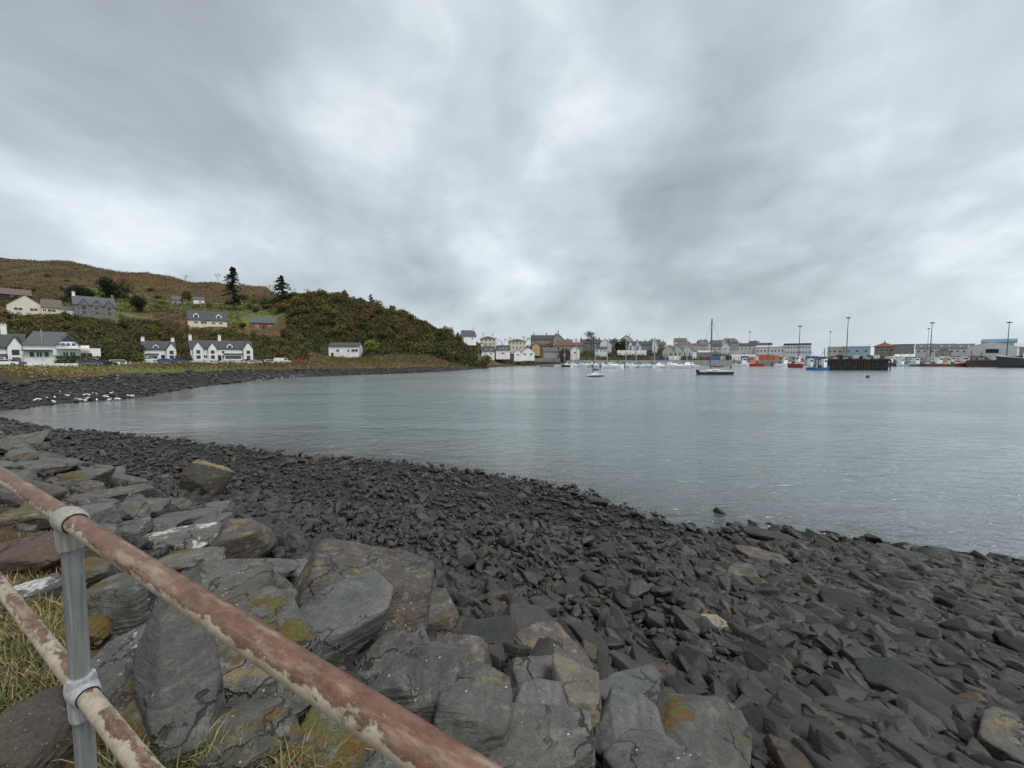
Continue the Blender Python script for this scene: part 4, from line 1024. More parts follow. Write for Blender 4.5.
house('long white cottage row with arched gables, slate roof and two tall chimneys', 223, 361, 145, 62, 12.5, 7.5, 8, 3, WHITE, RSLATE, 'side',
      [('wing', -.38, .15, 1.2, 1.0, 6), ('wing', -.16, .13, 1.0, 1.0, 5.5), ('wing', .42, .16, 1.6, 1.0, 6.5), ('dorm', .12, 1.9, 1.2), ('chim', -.49, 1.8), ('chim', -.03, 1.9), ('win', .03, .2, 1.6, 1.3), ('win', .14, .2, 1.6, 1.3), ('win', .27, .2, 1.6, 1.3),
       ('win', -.27, .2, 1.2, 1.3), ('win', .01, .6, 1.0, 1.0), ('lean', .02, .32, 1.0, 2.2, WHITE), ('door', -.05)])
house('cream house with long slate roof and two dormers halfway up the hill', 208, 326, 190, 39, 6.0, 9, 9, 0, CREAM, RSLATE, 'side',
      [('dorm', -.29, 2.2, 1.3, .22, WHITE), ('dorm', .29, 2.2, 1.3, .22, WHITE), ('sky', -.06), ('sky', .1), ('win', -.3, .3, 1.6, 1.2), ('win', -.1, .3, 2.4, 1.4), ('win', .15, .3, 1.6, 1.2), ('win', .34, .3, 1.6, 1.2)])
house('small grey-roofed bungalow beside dark bushes near the top of the fields', 179, 304, 258, 14, 4, 4, 7, 0, GREYR, RGREY, 'side', [('win', 0, .3, 1.5, 1.1)])
house('little white shed just right of the dark bushes near the top of the fields', 199, 304, 260, 11, 4.5, 2.5, 6, 0, WHITE, RGREY, 'side', [('win', .1, .3, 1.5, 1.1)])
house('red-walled house with plain slate roof on the slope below the second conifer', 267, 329.5, 215, 32, 6.5, 6, 9, -3, BRICK, RGREY, 'side', [('win', -.3, .3, 1.2, 1.2), ('win', .1, .3, 1.2, 1.2), ('win', .35, .3, 1.2, 1.2), ('door', -.1)])
house('low white-roofed shed on the hillside left of the dormer house', 144, 320.5, 195, 18, 3, 1.6, 6, 0, GREYR, PALE, 'side', [('win', 0, .3, 1.5, .8)])
house('white bungalow block with dark roof alone at the foot of the wooded hill', 344, 357.5, 178, 31, 11, 3.6, 8, -14, WHITE, RSLATE, 'side',
      [('win', -.2, .5, 1.4, 1.3), ('win', .15, .5, 1.2, 1.3), ('win', .36, .5, 3.0, 1.3), ('door', -.38)])

# ---- town across the bay
def town(*a, **k): return house(*a, **k)
town('white gabled house with a chimney high on the ridge behind the headland', 470, 341, 235, 13, 5, 5.5, 7, 18, WHITE, RSLATE, 'side', [('chim', .45, 1.5), ('win', .2, .3, 1.2, 1.1)])
town('pale yellow two-storey house above the shore, leftmost of the town', 488, 346, 255, 16, 7, 3, 9, 0, YELLOW, RSLATE, 'hip', [('chim', -.3, 1.6), ('chim', .3, 1.2)], wins=(2, 4, 1.0, 1.4))
town('white cottage with two dormers and end chimney at the harbour head', 488, 356, 236, 13, 5, 4.5, 7, 0, WHITE, RSLATE, 'side', [('chim', -.46, 1.2), ('dorm', -.15, 1.6, .9), ('dorm', .25, 1.6, .9), ('win', -.2, .2, 1, 1), ('win', .25, .2, 1, 1)])
town('second white dormered cottage right beside the first at the harbour head', 503, 355, 238, 14, 5, 4.5, 7, 0, WHITE, RSLATE, 'side', [('chim', -.46, 1.2), ('dorm', -.25, 1.5, .9), ('dorm', 0, 1.5, .9), ('dorm', .25, 1.5, .9), ('win', 0, .2, 2, 1)])
town('large cream hotel block with slate hipped roof in the middle of the harbour head', 517, 350, 262, 18, 8.5, 2.8, 10, 0, YELLOW, RSLATE, 'hip', [('chim', -.4, 1.0), ('chim', .4, 1.2)], wins=(2, 5, 1.0, 1.4))
town('white shop front with grey gabled roof below the cream hotel', 528, 356.5, 240, 13, 5, 4, 8, 0, WHITE, RGREY, 'gable', [('win', -.25, .25, 1.6, 1.2), ('win', .25, .25, 1.6, 1.2)])
town('small white gabled building left of the grey shop front', 518, 357, 238, 8, 4.5, 3, 7, 0, WHITE, RSLATE, 'gable', [('win', 0, .3, 1.2, 1.1)])
town('orange-fronted house wedged between the hotel and the big stone school', 536, 352, 268, 8, 5.5, 3.5, 8, 0, PINK, RBROWN, 'gable', [('win', 0, .35, 1.2, 1.2)])
town('long stone school on the skyline with steep slate roof', 545, 343, 312, 28, 3.6, 4.2, 10, 0, SAND, RSLATE, 'side', [('wing', .38, .2, 1.5, 1.1, 6), ('chim', -.4, 1.6), ('chim', .05, 1.6)], wins=(2, 6, 1.2, 1.5))
town('stone gabled hall with a ridge turret at the right end of the school', 558, 345, 300, 10, 6.5, 4.5, 10, 0, SAND, RSLATE, 'gable', [('chim', 0, 2.4, .4), ('win', 0, .3, 1.8, 2.6)])
town('long low brown-roofed building below the school', 571, 350, 285, 24, 4.5, 3, 9, 0, SAND, RRED, 'side', wins=(1, 6, 1.2, 1.1))
town('pale grey boat shed with a sheet roof on the waterfront', 551, 357.5, 250, 15, 6, 4, 10, 10, GREYR, RGREY, 'side', wins=(2, 4, 1, 1))
town('dark timber gabled boathouse on the waterfront', 564.5, 357.5, 246, 10, 5, 5, 9, 0, TIMB, RSLATE, 'gable', [('win', 0, .3, 1.6, 1.2)])
town('small white cabin just right of the dark boathouse', 575, 356, 250, 9, 6, 3, 7, 0, WHITE, LBLUE, 'gable', [('win', 0, .4, 1.5, 1.1)])
town('grey stone terrace with four chimneys above the marina', 590, 351, 290, 20, 8, 3.5, 9, 0, STONE, RSLATE, 'side', [('chim', -.45, 1.3), ('chim', -.1, 1.3), ('chim', .2, 1.3), ('chim', .45, 1.3)], wins=(2, 6, 1, 1.4))
town('white gabled villa left of the dark round tree', 605, 350, 288, 13, 6, 5, 9, 0, WHITE, RGREY, 'gable', [('win', -.2, .3, 1.2, 1.1), ('win', .2, .3, 1.2, 1.1), ('chim', .3, .6)])
town('low white house front below the white gabled villa', 601, 353, 270, 12, 4, 2, 7, 0, WHITE, RSLATE, 'side', wins=(1, 3, 1.2, 1))
town('white villa with a tall chimney on the skyline right of the round tree', 626, 346, 305, 13, 6, 4.5, 9, 0, CREAM, RSLATE, 'gable', [('chim', .25, 1.2), ('win', -.1, .4, 1.2, 1.2)])
town('white house with twin front gables above the long white garden wall', 634, 351, 285, 14, 6, 3.6, 8, 0, WHITE, RSLATE, 'side', [('wing', -.25, .3, .6, 1.0, 4), ('wing', .25, .3, .6, 1.0, 4)])
town('long grey-roofed row ending in a bright white gable', 645, 351, 292, 20, 6, 3.5, 9, 0, GREYR, RSLATE, 'side', [('chim', 0, 1.2), ('chim', -.4, 1.2)], wins=(1, 5, 1.1, 1.2))
town('bright white gable standing at the end of the long grey row', 654.5, 350, 284, 5, 7, 5, 7, 0, WHITE, RSLATE, 'gable', [('win', 0, .3, 1, 1.1)])
for i, (px, w) in enumerate(((668, 12), (677.5, 11), (687, 12))):
    town(['leftmost of the three cream gabled sheds behind the marina', 'middle one of the three gabled sheds behind the marina', 'rightmost of the three gabled sheds behind the marina, with grey boards'][i], px, 358, 262 - i * 2, w, 7, 5.5, 12, -14, [CREAM, CREAM, PALE][i], RGREY, 'gable', [('win', -.2, .3, 1.0, 2.2), ('win', .22, .3, 1.0, 2.2)])
town('cream block with a dark flat-topped roof above the gabled sheds', 684, 350, 300, 20, 5.5, 3.4, 12, 0, CREAM, RBROWN, 'hip', wins=(1, 6, 1.2, 1.3))
town('pale cream wall and grey roof of the building right of the cream block', 699, 351, 305, 14, 5.5, 2, 9, 0, CREAM, RGREY, 'side', wins=(1, 4, 1.2, 1.2))
town('low white-roofed warehouse on the quay behind the tall-masted yacht', 702, 357.5, 262, 20, 5, 1.6, 10, 0, GREYR, RPALE, 'side', wins=(1, 4, 1.4, 1.2))
town('white gabled house in front of the long terrace', 725.5, 352, 300, 8, 6, 4, 9, 0, WHITE, RGREY, 'gable', [('win', 0, .35, 1.2, 1.3)])
town('long white terrace with a thin dark roof behind the harbour', 740, 351.5, 330, 62, 5.5, 2.6, 9, 0, WHITE, RSLATE, 'side', [('chim', -.3, 1), ('chim', 0, 1), ('chim', .3, 1)], wins=(1, 16, 1.2, 1.3))
town('white two-storey block with two rows of small dark windows', 797, 355, 300, 27, 10, 1.6, 12, 0, WHITE, RSLATE, 'flat', wins=(2, 9, 1.1, 1.6), cat='building', name='building')
town('low white harbour building left of the two-storey window block', 770, 354, 310, 28, 7, 1.4, 12, 0, WHITE, RPALE, 'side', wins=(1, 8, 1.2, 1.5), cat='building', name='building')
town('pale fish-market shed with a cream roof edge behind the pier', 837, 355, 290, 20, 8, 1.5, 14, 0, CREAM, RPALE, 'side', wins=(1, 4, 1.6, 1.6), cat='building', name='warehouse')
town('pale blue clad shed with white roof behind the pier', 857, 355, 280, 26, 8.5, 2.6, 14, 0, LBLUE, RPALE, 'side', wins=(1, 3, 1.6, 1.6), cat='building', name='warehouse')
town('sandstone hall with a red-brown pagoda-shaped roof', 884, 354, 300, 20, 7.5, 4.2, 16, 0, SAND, RRED, 'hip', [('chim', 0, .6)], wins=(1, 4, 2.0, 2.0), cat='building', name='building', oh=1.2)
town('grey concrete block with a flat roof behind the harbour lamps', 903, 351, 330, 22, 6, .8, 12, 0, GREYR, RGREY, 'flat', wins=(2, 6, 1.2, 1.2), cat='building', name='building')
town('tan gabled harbour store in front of the long grey sheds', 943, 357, 262, 16, 5, 3, 10, 0, SAND, RGREY, 'gable', [('win', 0, .3, 2.0, 1.4)], cat='building', name='warehouse')
for i, px in enumerate((925, 945, 964)):
    town(['leftmost long shed with pale roof stripes behind the fishing boats', 'middle long shed with pale roof stripes behind the fishing boats', 'rightmost of the three striped-roof sheds, touching the big white shed'][i], px, 354, 300 + i, 20, 5.2, 5.0, 22, 0, PALE, RGREY, 'side', [('sky', -.2, 1), ('sky', .2, 1)], wins=(1, 3, 1.5, 1.5), cat='building', name='warehouse')
sh_ = town('big white clad shed with a dark doorway at the right of the harbour', 991, 357, 262, 50, 10, 5.2, 24, -4, PALE, PALE, 'gable', [], cat='building', name='warehouse')
m = MB(); m.box(-2.5, 3.0, -.08, .02, 2.6, 5.2); m.build('shed_door', DARK, sh_)
town('blue-roofed warehouse seen above the big white shed', 998, 352, 330, 36, 10, 3, 20, 0, LBLUE, RBLUE, 'side', cat='building', name='warehouse')
town('pale warehouse with dark lower wall at the right edge of the photo', 1026, 357, 262, 26, 10, 4, 20, 0, GREYR, RPALE, 'side', wins=(1, 3, 2, 1.4), cat='building', name='warehouse')
wall_thing('long white garden wall below the twin-gabled house', 617, 646, 353.5, 272, 272, 2.2, WHITE)
wall_thing('sloping concrete slipway wall running down to the marina pontoons', 528, 560, 360, 246, 238, 1.2, CONC, 'slipway_wall')

_t = random.Random(41)
for i in range(20):
    px = _t.choice([_t.uniform(562, 660), _t.uniform(655, 760)]); Y_ = _t.uniform(318, 350); w_ = _t.uniform(7, 13)
    town('small pale house half hidden among the rooftops at the back of the town', px, _t.uniform(346, 350), Y_, w_, _t.uniform(3.5, 5), _t.uniform(2.2, 3.6), 8, _t.uniform(-25, 25), _t.choice([WHITE, CREAM, GREYR, SAND]), _t.choice([RSLATE, RGREY, RBROWN]), _t.choice(['side', 'side', 'gable']), [('chim', _t.uniform(-.4, .4), 1.0)], wins=(1, 3, 1.0, 1.1), group='houses at the back of the town')
# ---- quays
def slab(name, pts, z0, z1, material):
    n = len(pts); b = MB(); V = [(x, y, z0) for x, y in pts] + [(x, y, z1) for x, y in pts]
    b.add(V, [tuple(range(n - 1, -1, -1)), tuple(range(n, 2 * n))] + [(i, (i + 1) % n, (i + 1) % n + n, i + n) for i in range(n)])
    return b.build(name, material)
q = structure(slab('quay', [(X(566, 229), 229), (X(600, 233), 233), (X(760, 233), 233), (X(800, 226.5), 226.5), (X(1400, 226.5), 226.5), (X(1400, 260), 260), (X(566, 260), 260)], -3, 3.1, CONC))
q2 = structure(slab('outer_quay', [(X(966, 200), 200), (X(1400, 200), 200), (X(1400, 226.4), 226.4), (X(966, 226.4), 226.4)], -3, 3.4, TIMB))
q3 = structure(slab('slipway', [(X(536, 222), 222), (X(575, 218), 218), (X(600, 232), 232), (X(560, 240), 240)], -2, .7, CONC))
def pier():
    x0, x1, y0, y1, zt = X(827, 150), X(887, 150), 149, 153.5, 3.9
    o = empty('pier', ((x0 + x1) / 2, y0, 0)); tag(o, 'dark timber pile pier standing in the water with gear stacked on top', 'pier')
    hw = (x1 - x0) / 2
    m = MB(); m.box(-hw, hw, 0, y1 - y0, zt - .5, zt).box(-hw - .1, hw + .1, -.12, .2, zt - .3, zt + .25); m.build('deck', TIMB, o)
    m = MB(); m.box(-hw + .5, hw - .5, .6, y1 - y0 - .6, -3, zt - .51); m.build('inner_wall', TIMB, o)
    r_ = random.Random(4)
    for i in range(24):
        x = -hw + 2 * hw * i / 23
        m = MB(); m.tube((x, -.2, -3), (x + r_.uniform(-.06, .06), -.2, zt + r_.uniform(-.1, .9)), .19, 8); m.build('pile', TIMB, o)
    for i in range(6):
        x = -hw + 2 * hw * (i + .1) / 6; a = 2 * hw / 6 * .85
        m = MB(); m.add([(x, -.44, .3), (x, -.44, .6), (x + a, -.44, 3.0), (x + a, -.44, 2.7), (x, -.40, .3), (x, -.40, .6), (x + a, -.40, 3.0), (x + a, -.40, 2.7)],
                        [(0, 1, 2, 3), (7, 6, 5, 4), (0, 4, 5, 1), (1, 5, 6, 2), (2, 6, 7, 3), (3, 7, 4, 0)]); m.build('brace', TIMB, o)
    m = MB()
    for zz_ in (1.0, 2.2): m.box(-hw, hw, -.5, -.4, zz_, zz_ + .22)
    m.build('fender_rail', TIMB, o)
    return zt, x0, x1, y0
pzt, ppx0, ppx1, ppy = pier()

# ---- quay clutter: vans, containers, net heaps, fish boxes
def car(label, px, Y, colr, z=None, rz=None, van=False, L=4.3, group=None, cat='car', name='car'):
    x = X(px, Y); z = hz1(x, Y) if z is None else z
    o = empty(name, (x, Y, z), facing(px) + (0 if rz is None else rz)); tag(o, label, cat, group); Hh = 1.95 if van else 1.42
    h = L / 2; w = .86
    prof = [(-h, .35), (h, .35), (h, .75), (h - .1, .85), (h - .95, .95), (h - 1.5, Hh), (-h + .35, Hh), (-h, .95)] if not van else [(-h, .35), (h, .35), (h, .9), (h - .8, 1.15), (h - 1.35, Hh), (-h, Hh)]
    b = MB(); b.prism(prof, -w, w); bd = b.build('body', colr, o)
    b = MB()
    if van: b.prism([(h - 2.1, 1.2), (h - 1.0, 1.2), (h - 1.42, Hh - .15), (h - 2.1, Hh - .15)], -w - .012, w + .012)
    else: b.prism([(-h + .35, .98), (h - 1.1, .98), (h - 1.55, Hh - .1), (-h + .55, Hh - .1)], -w - .012, w + .012)
    b.build('window', GLASS, o)
    for sx_ in (-h + .8, h - .8):
        for sy_ in (-w + .0, w - .0):
            b = MB(); b.tube((sx_, sy_ - .1, .33), (sx_, sy_ + .1, .33), .33, 14); wh = b.build('wheel', RUBR, o)
            b = MB(); sg = 1 if sy_ > 0 else -1; b.tube((sx_, sy_ + sg * .095, .33), (sx_, sy_ + sg * .115, .33), .18, 10); b.build('rim', ALU, wh)
    for sy_ in (-.6, .6):
        b = MB(); b.box(h - .06, h + .02, sy_ - .15, sy_ + .15, .6, .75); b.build('headlight', LAMPG, o)
    return o
car('white van parked by the road at the foot of the wooded hill', 283, 140, WHITE, van=True, L=5.2, cat='van', name='van')
for px, Y, m_, lb in ((256, 138, WHITE, 'white car parked just right of the long cottage row'), (264, 138, STEEL, 'silver car between the two white vehicles right of the cottage row'), (272, 139, WHITE, 'white car parked next to the white van'),
                      (105, 92, DARK, 'black car parked right of the modern house behind the grassy bank'), (121, 95, WHITE, 'white car parked right of the black car near the hedge'), (90, 90, STEEL, 'dark silver car half hidden by grass below the modern house'),
                      (3, 84, WHITE, 'white car parked before the leftmost cottage'), (12, 85, STEEL, 'silver car parked before the leftmost cottage, nearer its right end'), (150, 122, WHITE, 'white car in front of the small chimneyed cottage'), (167, 118, BLUE, 'blue car right of the small chimneyed cottage'),
                      (181, 119, BLUE, 'second blue car, nearer the long cottage row'), (300, 142, REDP, 'small red car parked right of the white van')):
    car(lb, px, Y, m_)
rr = random.Random(9)
def on_quay(px, Y, z0=3.12): return (X(px, Y), Y, z0)
def container(label, px, Y, col_, L=6.1, z=3.12, W=2.4, Hh=2.6, group=None):
    o = empty('container', on_quay(px, Y, z), facing(px) + rr.uniform(-.3, .3)); tag(o, label, 'container', group)
    b = MB(); b.box(-L / 2, L / 2, 0, W, 0.1, Hh)
    n = int(L / .4)
    for i in range(n): b.box(-L / 2 + .1 + i * .4, -L / 2 + .3 + i * .4, -.035, -.003, .25, Hh - .15)
    b.build('box', col_, o)
    b = MB()
    for x_ in (-L / 2, L / 2 - .12): b.box(x_, x_ + .12, -.05, -.004, .05, Hh + .02)
    b.build('corner_post', STEEL, o)
def heap(label, px, Y, col_, r=1.2, z=3.12, group=None, h=.8):
    R_ = np.random.RandomState(int(px * 7) % 1000); V, Fc = ico(3); V = V.copy(); V[:, 2] = np.maximum(V[:, 2], -.1)
    k = 1 + .25 * np.sin(V[:, 0] * 5 + px) * np.cos(V[:, 1] * 4) + .1 * R_.randn(len(V)); V = V * k[:, None] * (r, r * .7, h)
    o = link_mesh('net_heap', V, Fc, col_); o.location = on_quay(px, Y, z); tag(o, label, 'fishing nets', group)
NETG = simple('green_net', (0.03, 0.09, 0.07), .95, .4, 6); NETB = simple('brown_net', (0.11, 0.08, 0.05), .95, .4, 6); NETBL = simple('blue_net', (0.04, 0.10, 0.20), .95, .4, 6)
def crates(label, px, Y, col_, nx=2, nz=3, z=3.12, group=None):
    o = empty('crate_stack', on_quay(px, Y, z), rr.uniform(-.3, .3) + facing(px)); tag(o, label, 'crates', group)
    for i in range(nx):
        for k in range(nz):
            b = MB(); x_ = i * .85; b.box(x_, x_ + .8, 0, .6, k * .42, k * .42 + .36).box(x_ - .02, x_ + .82, -.02, .62, k * .42 + .36, k * .42 + .40); b.build('crate', col_, o)
cols = [('blue', BLUE), ('white', WHITE), ('rusty red', REDP), ('grey', STEEL), ('green', GREENP), ('cream', CREAM), ('brown', WOODM), ('pale grey', PALE), ('dark', DARK)]
# orange shed-like container block with the linkspan
container('bright orange long container at the inner quay, left of the red boat', 764, 238, ORANGE, 9, 3.12, 3, 3.4)
container('second orange container standing right of the longer one on the inner quay', 774, 236, ORANGE, 5, 3.12, 2.6, 2.8)
container('pale grey container standing left of the orange ones', 752, 238, PALE, 5)
container('white container by the quay edge left of the orange containers', 735, 239, WHITE, 6)
for i in range(62):
    px = rr.choice([rr.uniform(648, 735), rr.uniform(690, 760), rr.uniform(880, 1020), rr.uniform(880, 1010), rr.uniform(800, 880)]); Y = rr.uniform(236, 255)
    nm, mt = rr.choice(cols); t = rr.random()
    if t < .35: container('%s container standing among the gear on the far quay' % nm, px, Y, mt, rr.choice([3, 4.5, 6.1]), group='%s containers on the far quay' % nm)
    elif t < .6: car('%s van parked on the far quay among containers and nets' % nm, px, Y, mt, z=3.12, van=True, L=5, cat='van', name='van', group='%s vans on the far quay' % nm, rz=rr.uniform(-1, 1))
    elif t < .85: crates('stack of %s fish crates on the far quay' % nm, px, Y, mt, rr.randint(2, 4), rr.randint(3, 6), group='%s crate stacks on the far quay' % nm)
    else: heap('heap of brown fishing net on the far quay', px, Y, NETB, rr.uniform(1, 2), group='net heaps on the far quay', h=1.3)
for i in range(17):
    px = 829 + i * 3.4; Y = 149.6 + rr.uniform(.2, 2.6)
    if i % 3 == 0: heap('heap of %s net piled on the timber pier' % ('green' if i % 2 else 'brown'), px, Y, NETG if i % 2 else NETB, rr.uniform(.8, 1.4), pzt, 'net heaps on the pier, %s' % ('green' if i % 2 else 'brown'), rr.uniform(.6, 1.1))
    elif i % 3 == 1: crates('stack of pale fish crates on the timber pier', px, Y, PALE if i % 2 else CREAM, 2, rr.randint(2, 4), pzt, 'pale crate stacks on the pier')
    else: crates('stack of dark fish crates on the timber pier', px, Y, STEEL if i % 2 else TIMB, 2, rr.randint(2, 4), pzt, 'dark crate stacks on the pier')

# ---- lamp masts
def mast(label, px, py_top, Y, z0, head=1.6, r=.22):
    zt = Z(py_top, Y); o = empty('lamp_mast', (X(px, Y), Y, z0)); tag(o, label, 'lamp mast'); H = zt - z0
    b = MB(); V, Fc = tube((0, 0, 0), (0, 0, H), [r * 1.2, r, r * .75, r * .55], 10, 4); b.add(V, Fc); b.build('pole', STEEL, o, True)
    b = MB(); V, Fc = tube((0, 0, H - .5), (0, 0, H - .2), head * .5, 14); b.add(V, Fc); hd = b.build('head', STEEL, o)
    for k in range(6):
        a = k * math.pi / 3; b = MB(); cx_, cy_ = math.cos(a) * head * .75, math.sin(a) * head * .75
        b.box(cx_ - .28, cx_ + .28, cy_ - .2, cy_ + .2, H - .75, H - .3); b.build('floodlight', DARK, o)
mast('tallest harbour lamp mast, standing behind the pier', 845.5, 317, 232, 3.1, 1.1, .26)
mast('lamp mast left of the pier behind the red-hulled boat', 798, 325.5, 235, 3.1, 1.0, .24)
mast('slim pale mast between the blue boat and the tallest lamp', 828.5, 331, 265, 3.5, .5, .14)
mast('faint slim mast at the left of the long terrace', 748.5, 331, 268, 3.5, .5, .14)
mast('lamp mast with a dark round head left of the striped-roof sheds', 929, 322, 235, 3.1, 1.0, .24)
mast('slim mast just left of the round-headed lamp', 926, 328, 262, 3.5, .4, .12)
mast('lamp mast in front of the big white shed at the right', 1005.5, 321.5, 215, 3.4, 1.0, .22)
mast('short dark post beside the orange containers', 767.5, 343, 236, 3.1, .6, .2)

# ---- boats
def hull_mb(L, B, free, draft=.4, bow=1.5, sheer=.35, n=16, stern=.75):
    V, Fc = [], []; m = 7
    for i in range(n + 1):
        t = i / n; x = -L / 2 + L * t
        wd = B / 2 * (stern + (1 - stern) * math.sin(min(1, t / .45) * math.pi / 2)) * (1 - max(0, (t - .5) / .5) ** 2.2 * .985)
        dk = free * (1 + sheer * max(0, (t - .35) / .65) ** 2 * bow + .08 * (1 - t))
        for k in range(m):
            q = k / (m - 1); zc = -draft + (dk + draft) * q; ww = wd * (q ** .45 if q > 0 else 0.02)
            V.append((x + (dk - zc) * -.18 * max(0, t - .8) / .2, ww, zc))
        for k in range(m): a = V[-m + 0 + k - (k)] if False else None
    rows = n + 1; base = len(V)
    V += [(x, -y, z) for x, y, z in V]
    for i in range(n):
        for k in range(m - 1):
            a = i * m + k; Fc.append((a, a + m, a + m + 1, a + 1)); a += base; Fc.append((a, a + 1, a + m + 1, a + m))
        a = i * m + m - 1; Fc.append((a, a + m, a + m + base, a + base)); a = i * m; Fc.append((a, a + base, a + m + base, a + m))
    for k in range(m - 1): Fc.append((k, k + 1, k + 1 + base, k + base))
    b = MB(); b.add(V, Fc); return b
def sailboat(label, px, Y, L, mastH, hullm, rz, name='yacht', z=0.0, group=None, sailc=BLUE, deckm=None, B=None, big=False):
    o = empty(name, (X(px, Y), Y, z), rz); tag(o, label, 'sailing boat', group); B = B or L * .3; fr = L * .085
    hull_mb(L, B, fr).build('hull', hullm, o, True)
    if big:
        b = hull_mb(L * .999, B * 1.02, fr * 1.02); b.v = [(x, y, max(z_, fr * .72) + .012) for x, y, z_ in b.v]; b.build('topside_stripe', GATEL, o)
    b = MB(); c0, c1 = -L * .12, L * .2; b.prism([(c0, fr * .9), (c1, fr * .9), (c1 - .5, fr + .42), (c0, fr + .5)], -B * .24, B * .24); cb = b.build('cabin', deckm or GATEL, o)
    b = MB(); b.box(c0 + .3, c1 - 1, -B * .24 - .01, B * .24 + .01, fr + .12, fr + .3); b.build('cabin_window', GLASS, cb)
    mx_ = L * .1; b = MB(); b.tube((mx_, 0, fr), (mx_, 0, mastH), L * .0095 + .02 + Y * .0003, 8); mm_ = b.build('mast', STEEL if big else (DARK if L < 6 else ALU), o)
    b = MB(); b.box(mx_ - .03, mx_ + .03, -B * .22, B * .22, mastH * .6, mastH * .6 + .05); b.build('spreader', ALU, mm_)
    b = MB(); b.tube((mx_, 0, fr + 1.1), (mx_ - L * .42, 0, fr + 1.05), .06, 8); b.build('boom', ALU, o)
    b = MB(); V, Fc = tube((mx_ - .1, 0, fr + 1.28), (mx_ - L * .4, 0, fr + 1.15), [.2, .24, .2, .12], 10, 4); b.add(V, Fc); b.build('furled_sail', sailc, o)
    b = MB(); w_ = .018 + Y * .00009
    for p in ((L * .49, 0, fr * 1.3), (-L * .48, 0, fr), (mx_ - .2, B * .45, fr), (mx_ - .2, -B * .45, fr)): b.tube(p, (mx_, 0, mastH * .97), w_, 4)
    b.build('rigging', STEEL, o)
    b = MB()
    for i in range(7):
        x_ = -L * .45 + L * .85 * i / 6; yy = B * .42 * (1 - max(0, (i - 3) / 3) ** 2 * .8)
        for s_ in (-1, 1): b.tube((x_, yy * s_, fr), (x_, yy * s_, fr + .65), .02, 4)
    b.build('guard_rail', ALU, o)
    return o
y1 = sailboat('dark-hulled classic yacht with one tall mast, moored alone on the right of the bay', 714, 110, 10.6, 15.2, simple('dark_green_hull', (0.02, 0.045, 0.035), .4, .1), math.radians(186), B=2.9, big=True, sailc=DARK)
b = MB(); b.box(-4.9, -4.85, -.4, .4, 1.6, 2.2); b.tube((-4.9, 0, .8), (-4.9, 0, 2.2), .025, 6); b.build('ensign', REDP, y1)
b = MB(); b.tube((-4.4, 0, .9), (-4.4, 0, 5.4), .05, 6); b.build('mizzen_mast', ALU, y1)
y2 = sailboat('small white sailing boat with dark sail cover, moored alone near the middle of the bay', 594.5, 98, 5.2, 9.8, GATEL, math.radians(215), B=2.0, sailc=DARK)
b = hull_mb(5.42, 2.04, .35); b.v = [(x, y, min(z_, .2)) for x, y, z_ in b.v]; b.build('dark_bottom', DARK, y2)
def motorboat(label, px, Y, L, rz, hullm, group=None, cabm=None):
    o = empty('motor_boat', (X(px, Y), Y, 0), rz); tag(o, label, 'motor boat', group); B = L * .34; fr = L * .11
    hull_mb(L, B, fr, bow=1.3).build('hull', hullm, o, True)
    b = MB(); b.prism([(-L * .15, fr * .9), (L * .25, fr * .95), (L * .1, fr + .75), (L * .04, fr + 1.35), (-L * .13, fr + 1.35)], -B * .34, B * .34); c = b.build('wheelhouse', cabm or GATEL, o)
    b = MB(); b.prism([(-L * .11, fr + .72), (L * .085, fr + .78), (L * .04, fr + 1.2), (-L * .11, fr + 1.2)], -B * .34 - .012, B * .34 + .012); b.build('cabin_window', GLASS, c)
    b = MB(); b.tube((0, 0, fr + 1.35), (0, 0, fr + 2.3), .03, 6); b.build('aerial', ALU, o)
    b = MB(); b.box(-L * .54, -L * .48, -.2, .2, .1, fr + .4); b.build('outboard', DARK, o)
    return o
r_ = random.Random(12)
for i in range(27):
    px = 563 + i * 5.0 + r_.uniform(-2, 2); Y = r_.uniform(176, 205) if px > 600 else r_.uniform(200, 222)
    rz = r_.uniform(-.5, .5) + (math.pi if i % 2 else 0)
    if i % 3 == 0: sailboat('white sailing boat with bare mast at the marina pontoons', px, Y, r_.uniform(9, 11.5), r_.uniform(11, 15.5), GATEL, rz, group='white yachts in the marina', sailc=BLUE if i % 2 else DARK)
    elif i % 5 == 1: motorboat('dark-hulled motor boat at the marina pontoons', px, Y, r_.uniform(6, 8), rz, DARK, group='dark motor boats in the marina')
    else: motorboat('white motor boat with a small wheelhouse at the marina pontoons', px, Y, r_.uniform(8, 11.5), rz, GATEL, group='white motor boats in the marina')
for px0, px1, Y, lb in ((560, 625, 226, 'long pale pontoon nearest the slipway'), (598, 700, 212, 'outermost long pontoon of the marina'), (540, 580, 216, 'low dark pontoon before the slipway')):
    b = MB(); x0, x1 = X(px0, Y), X(px1, Y); b.box(x0, x1, Y, Y + 1.8, -.3, .45); po = b.build('pontoon', CONC if Y != 216 else TIMB); tag(po, lb, 'pontoon')
    for i in range(5):
        b = MB(); x_ = x0 + (x1 - x0) * (i + .5) / 5; b.tube((x_, Y - .15, -3), (x_, Y - .15, 3.2), .17, 8); b.build('pile', STEEL, po)
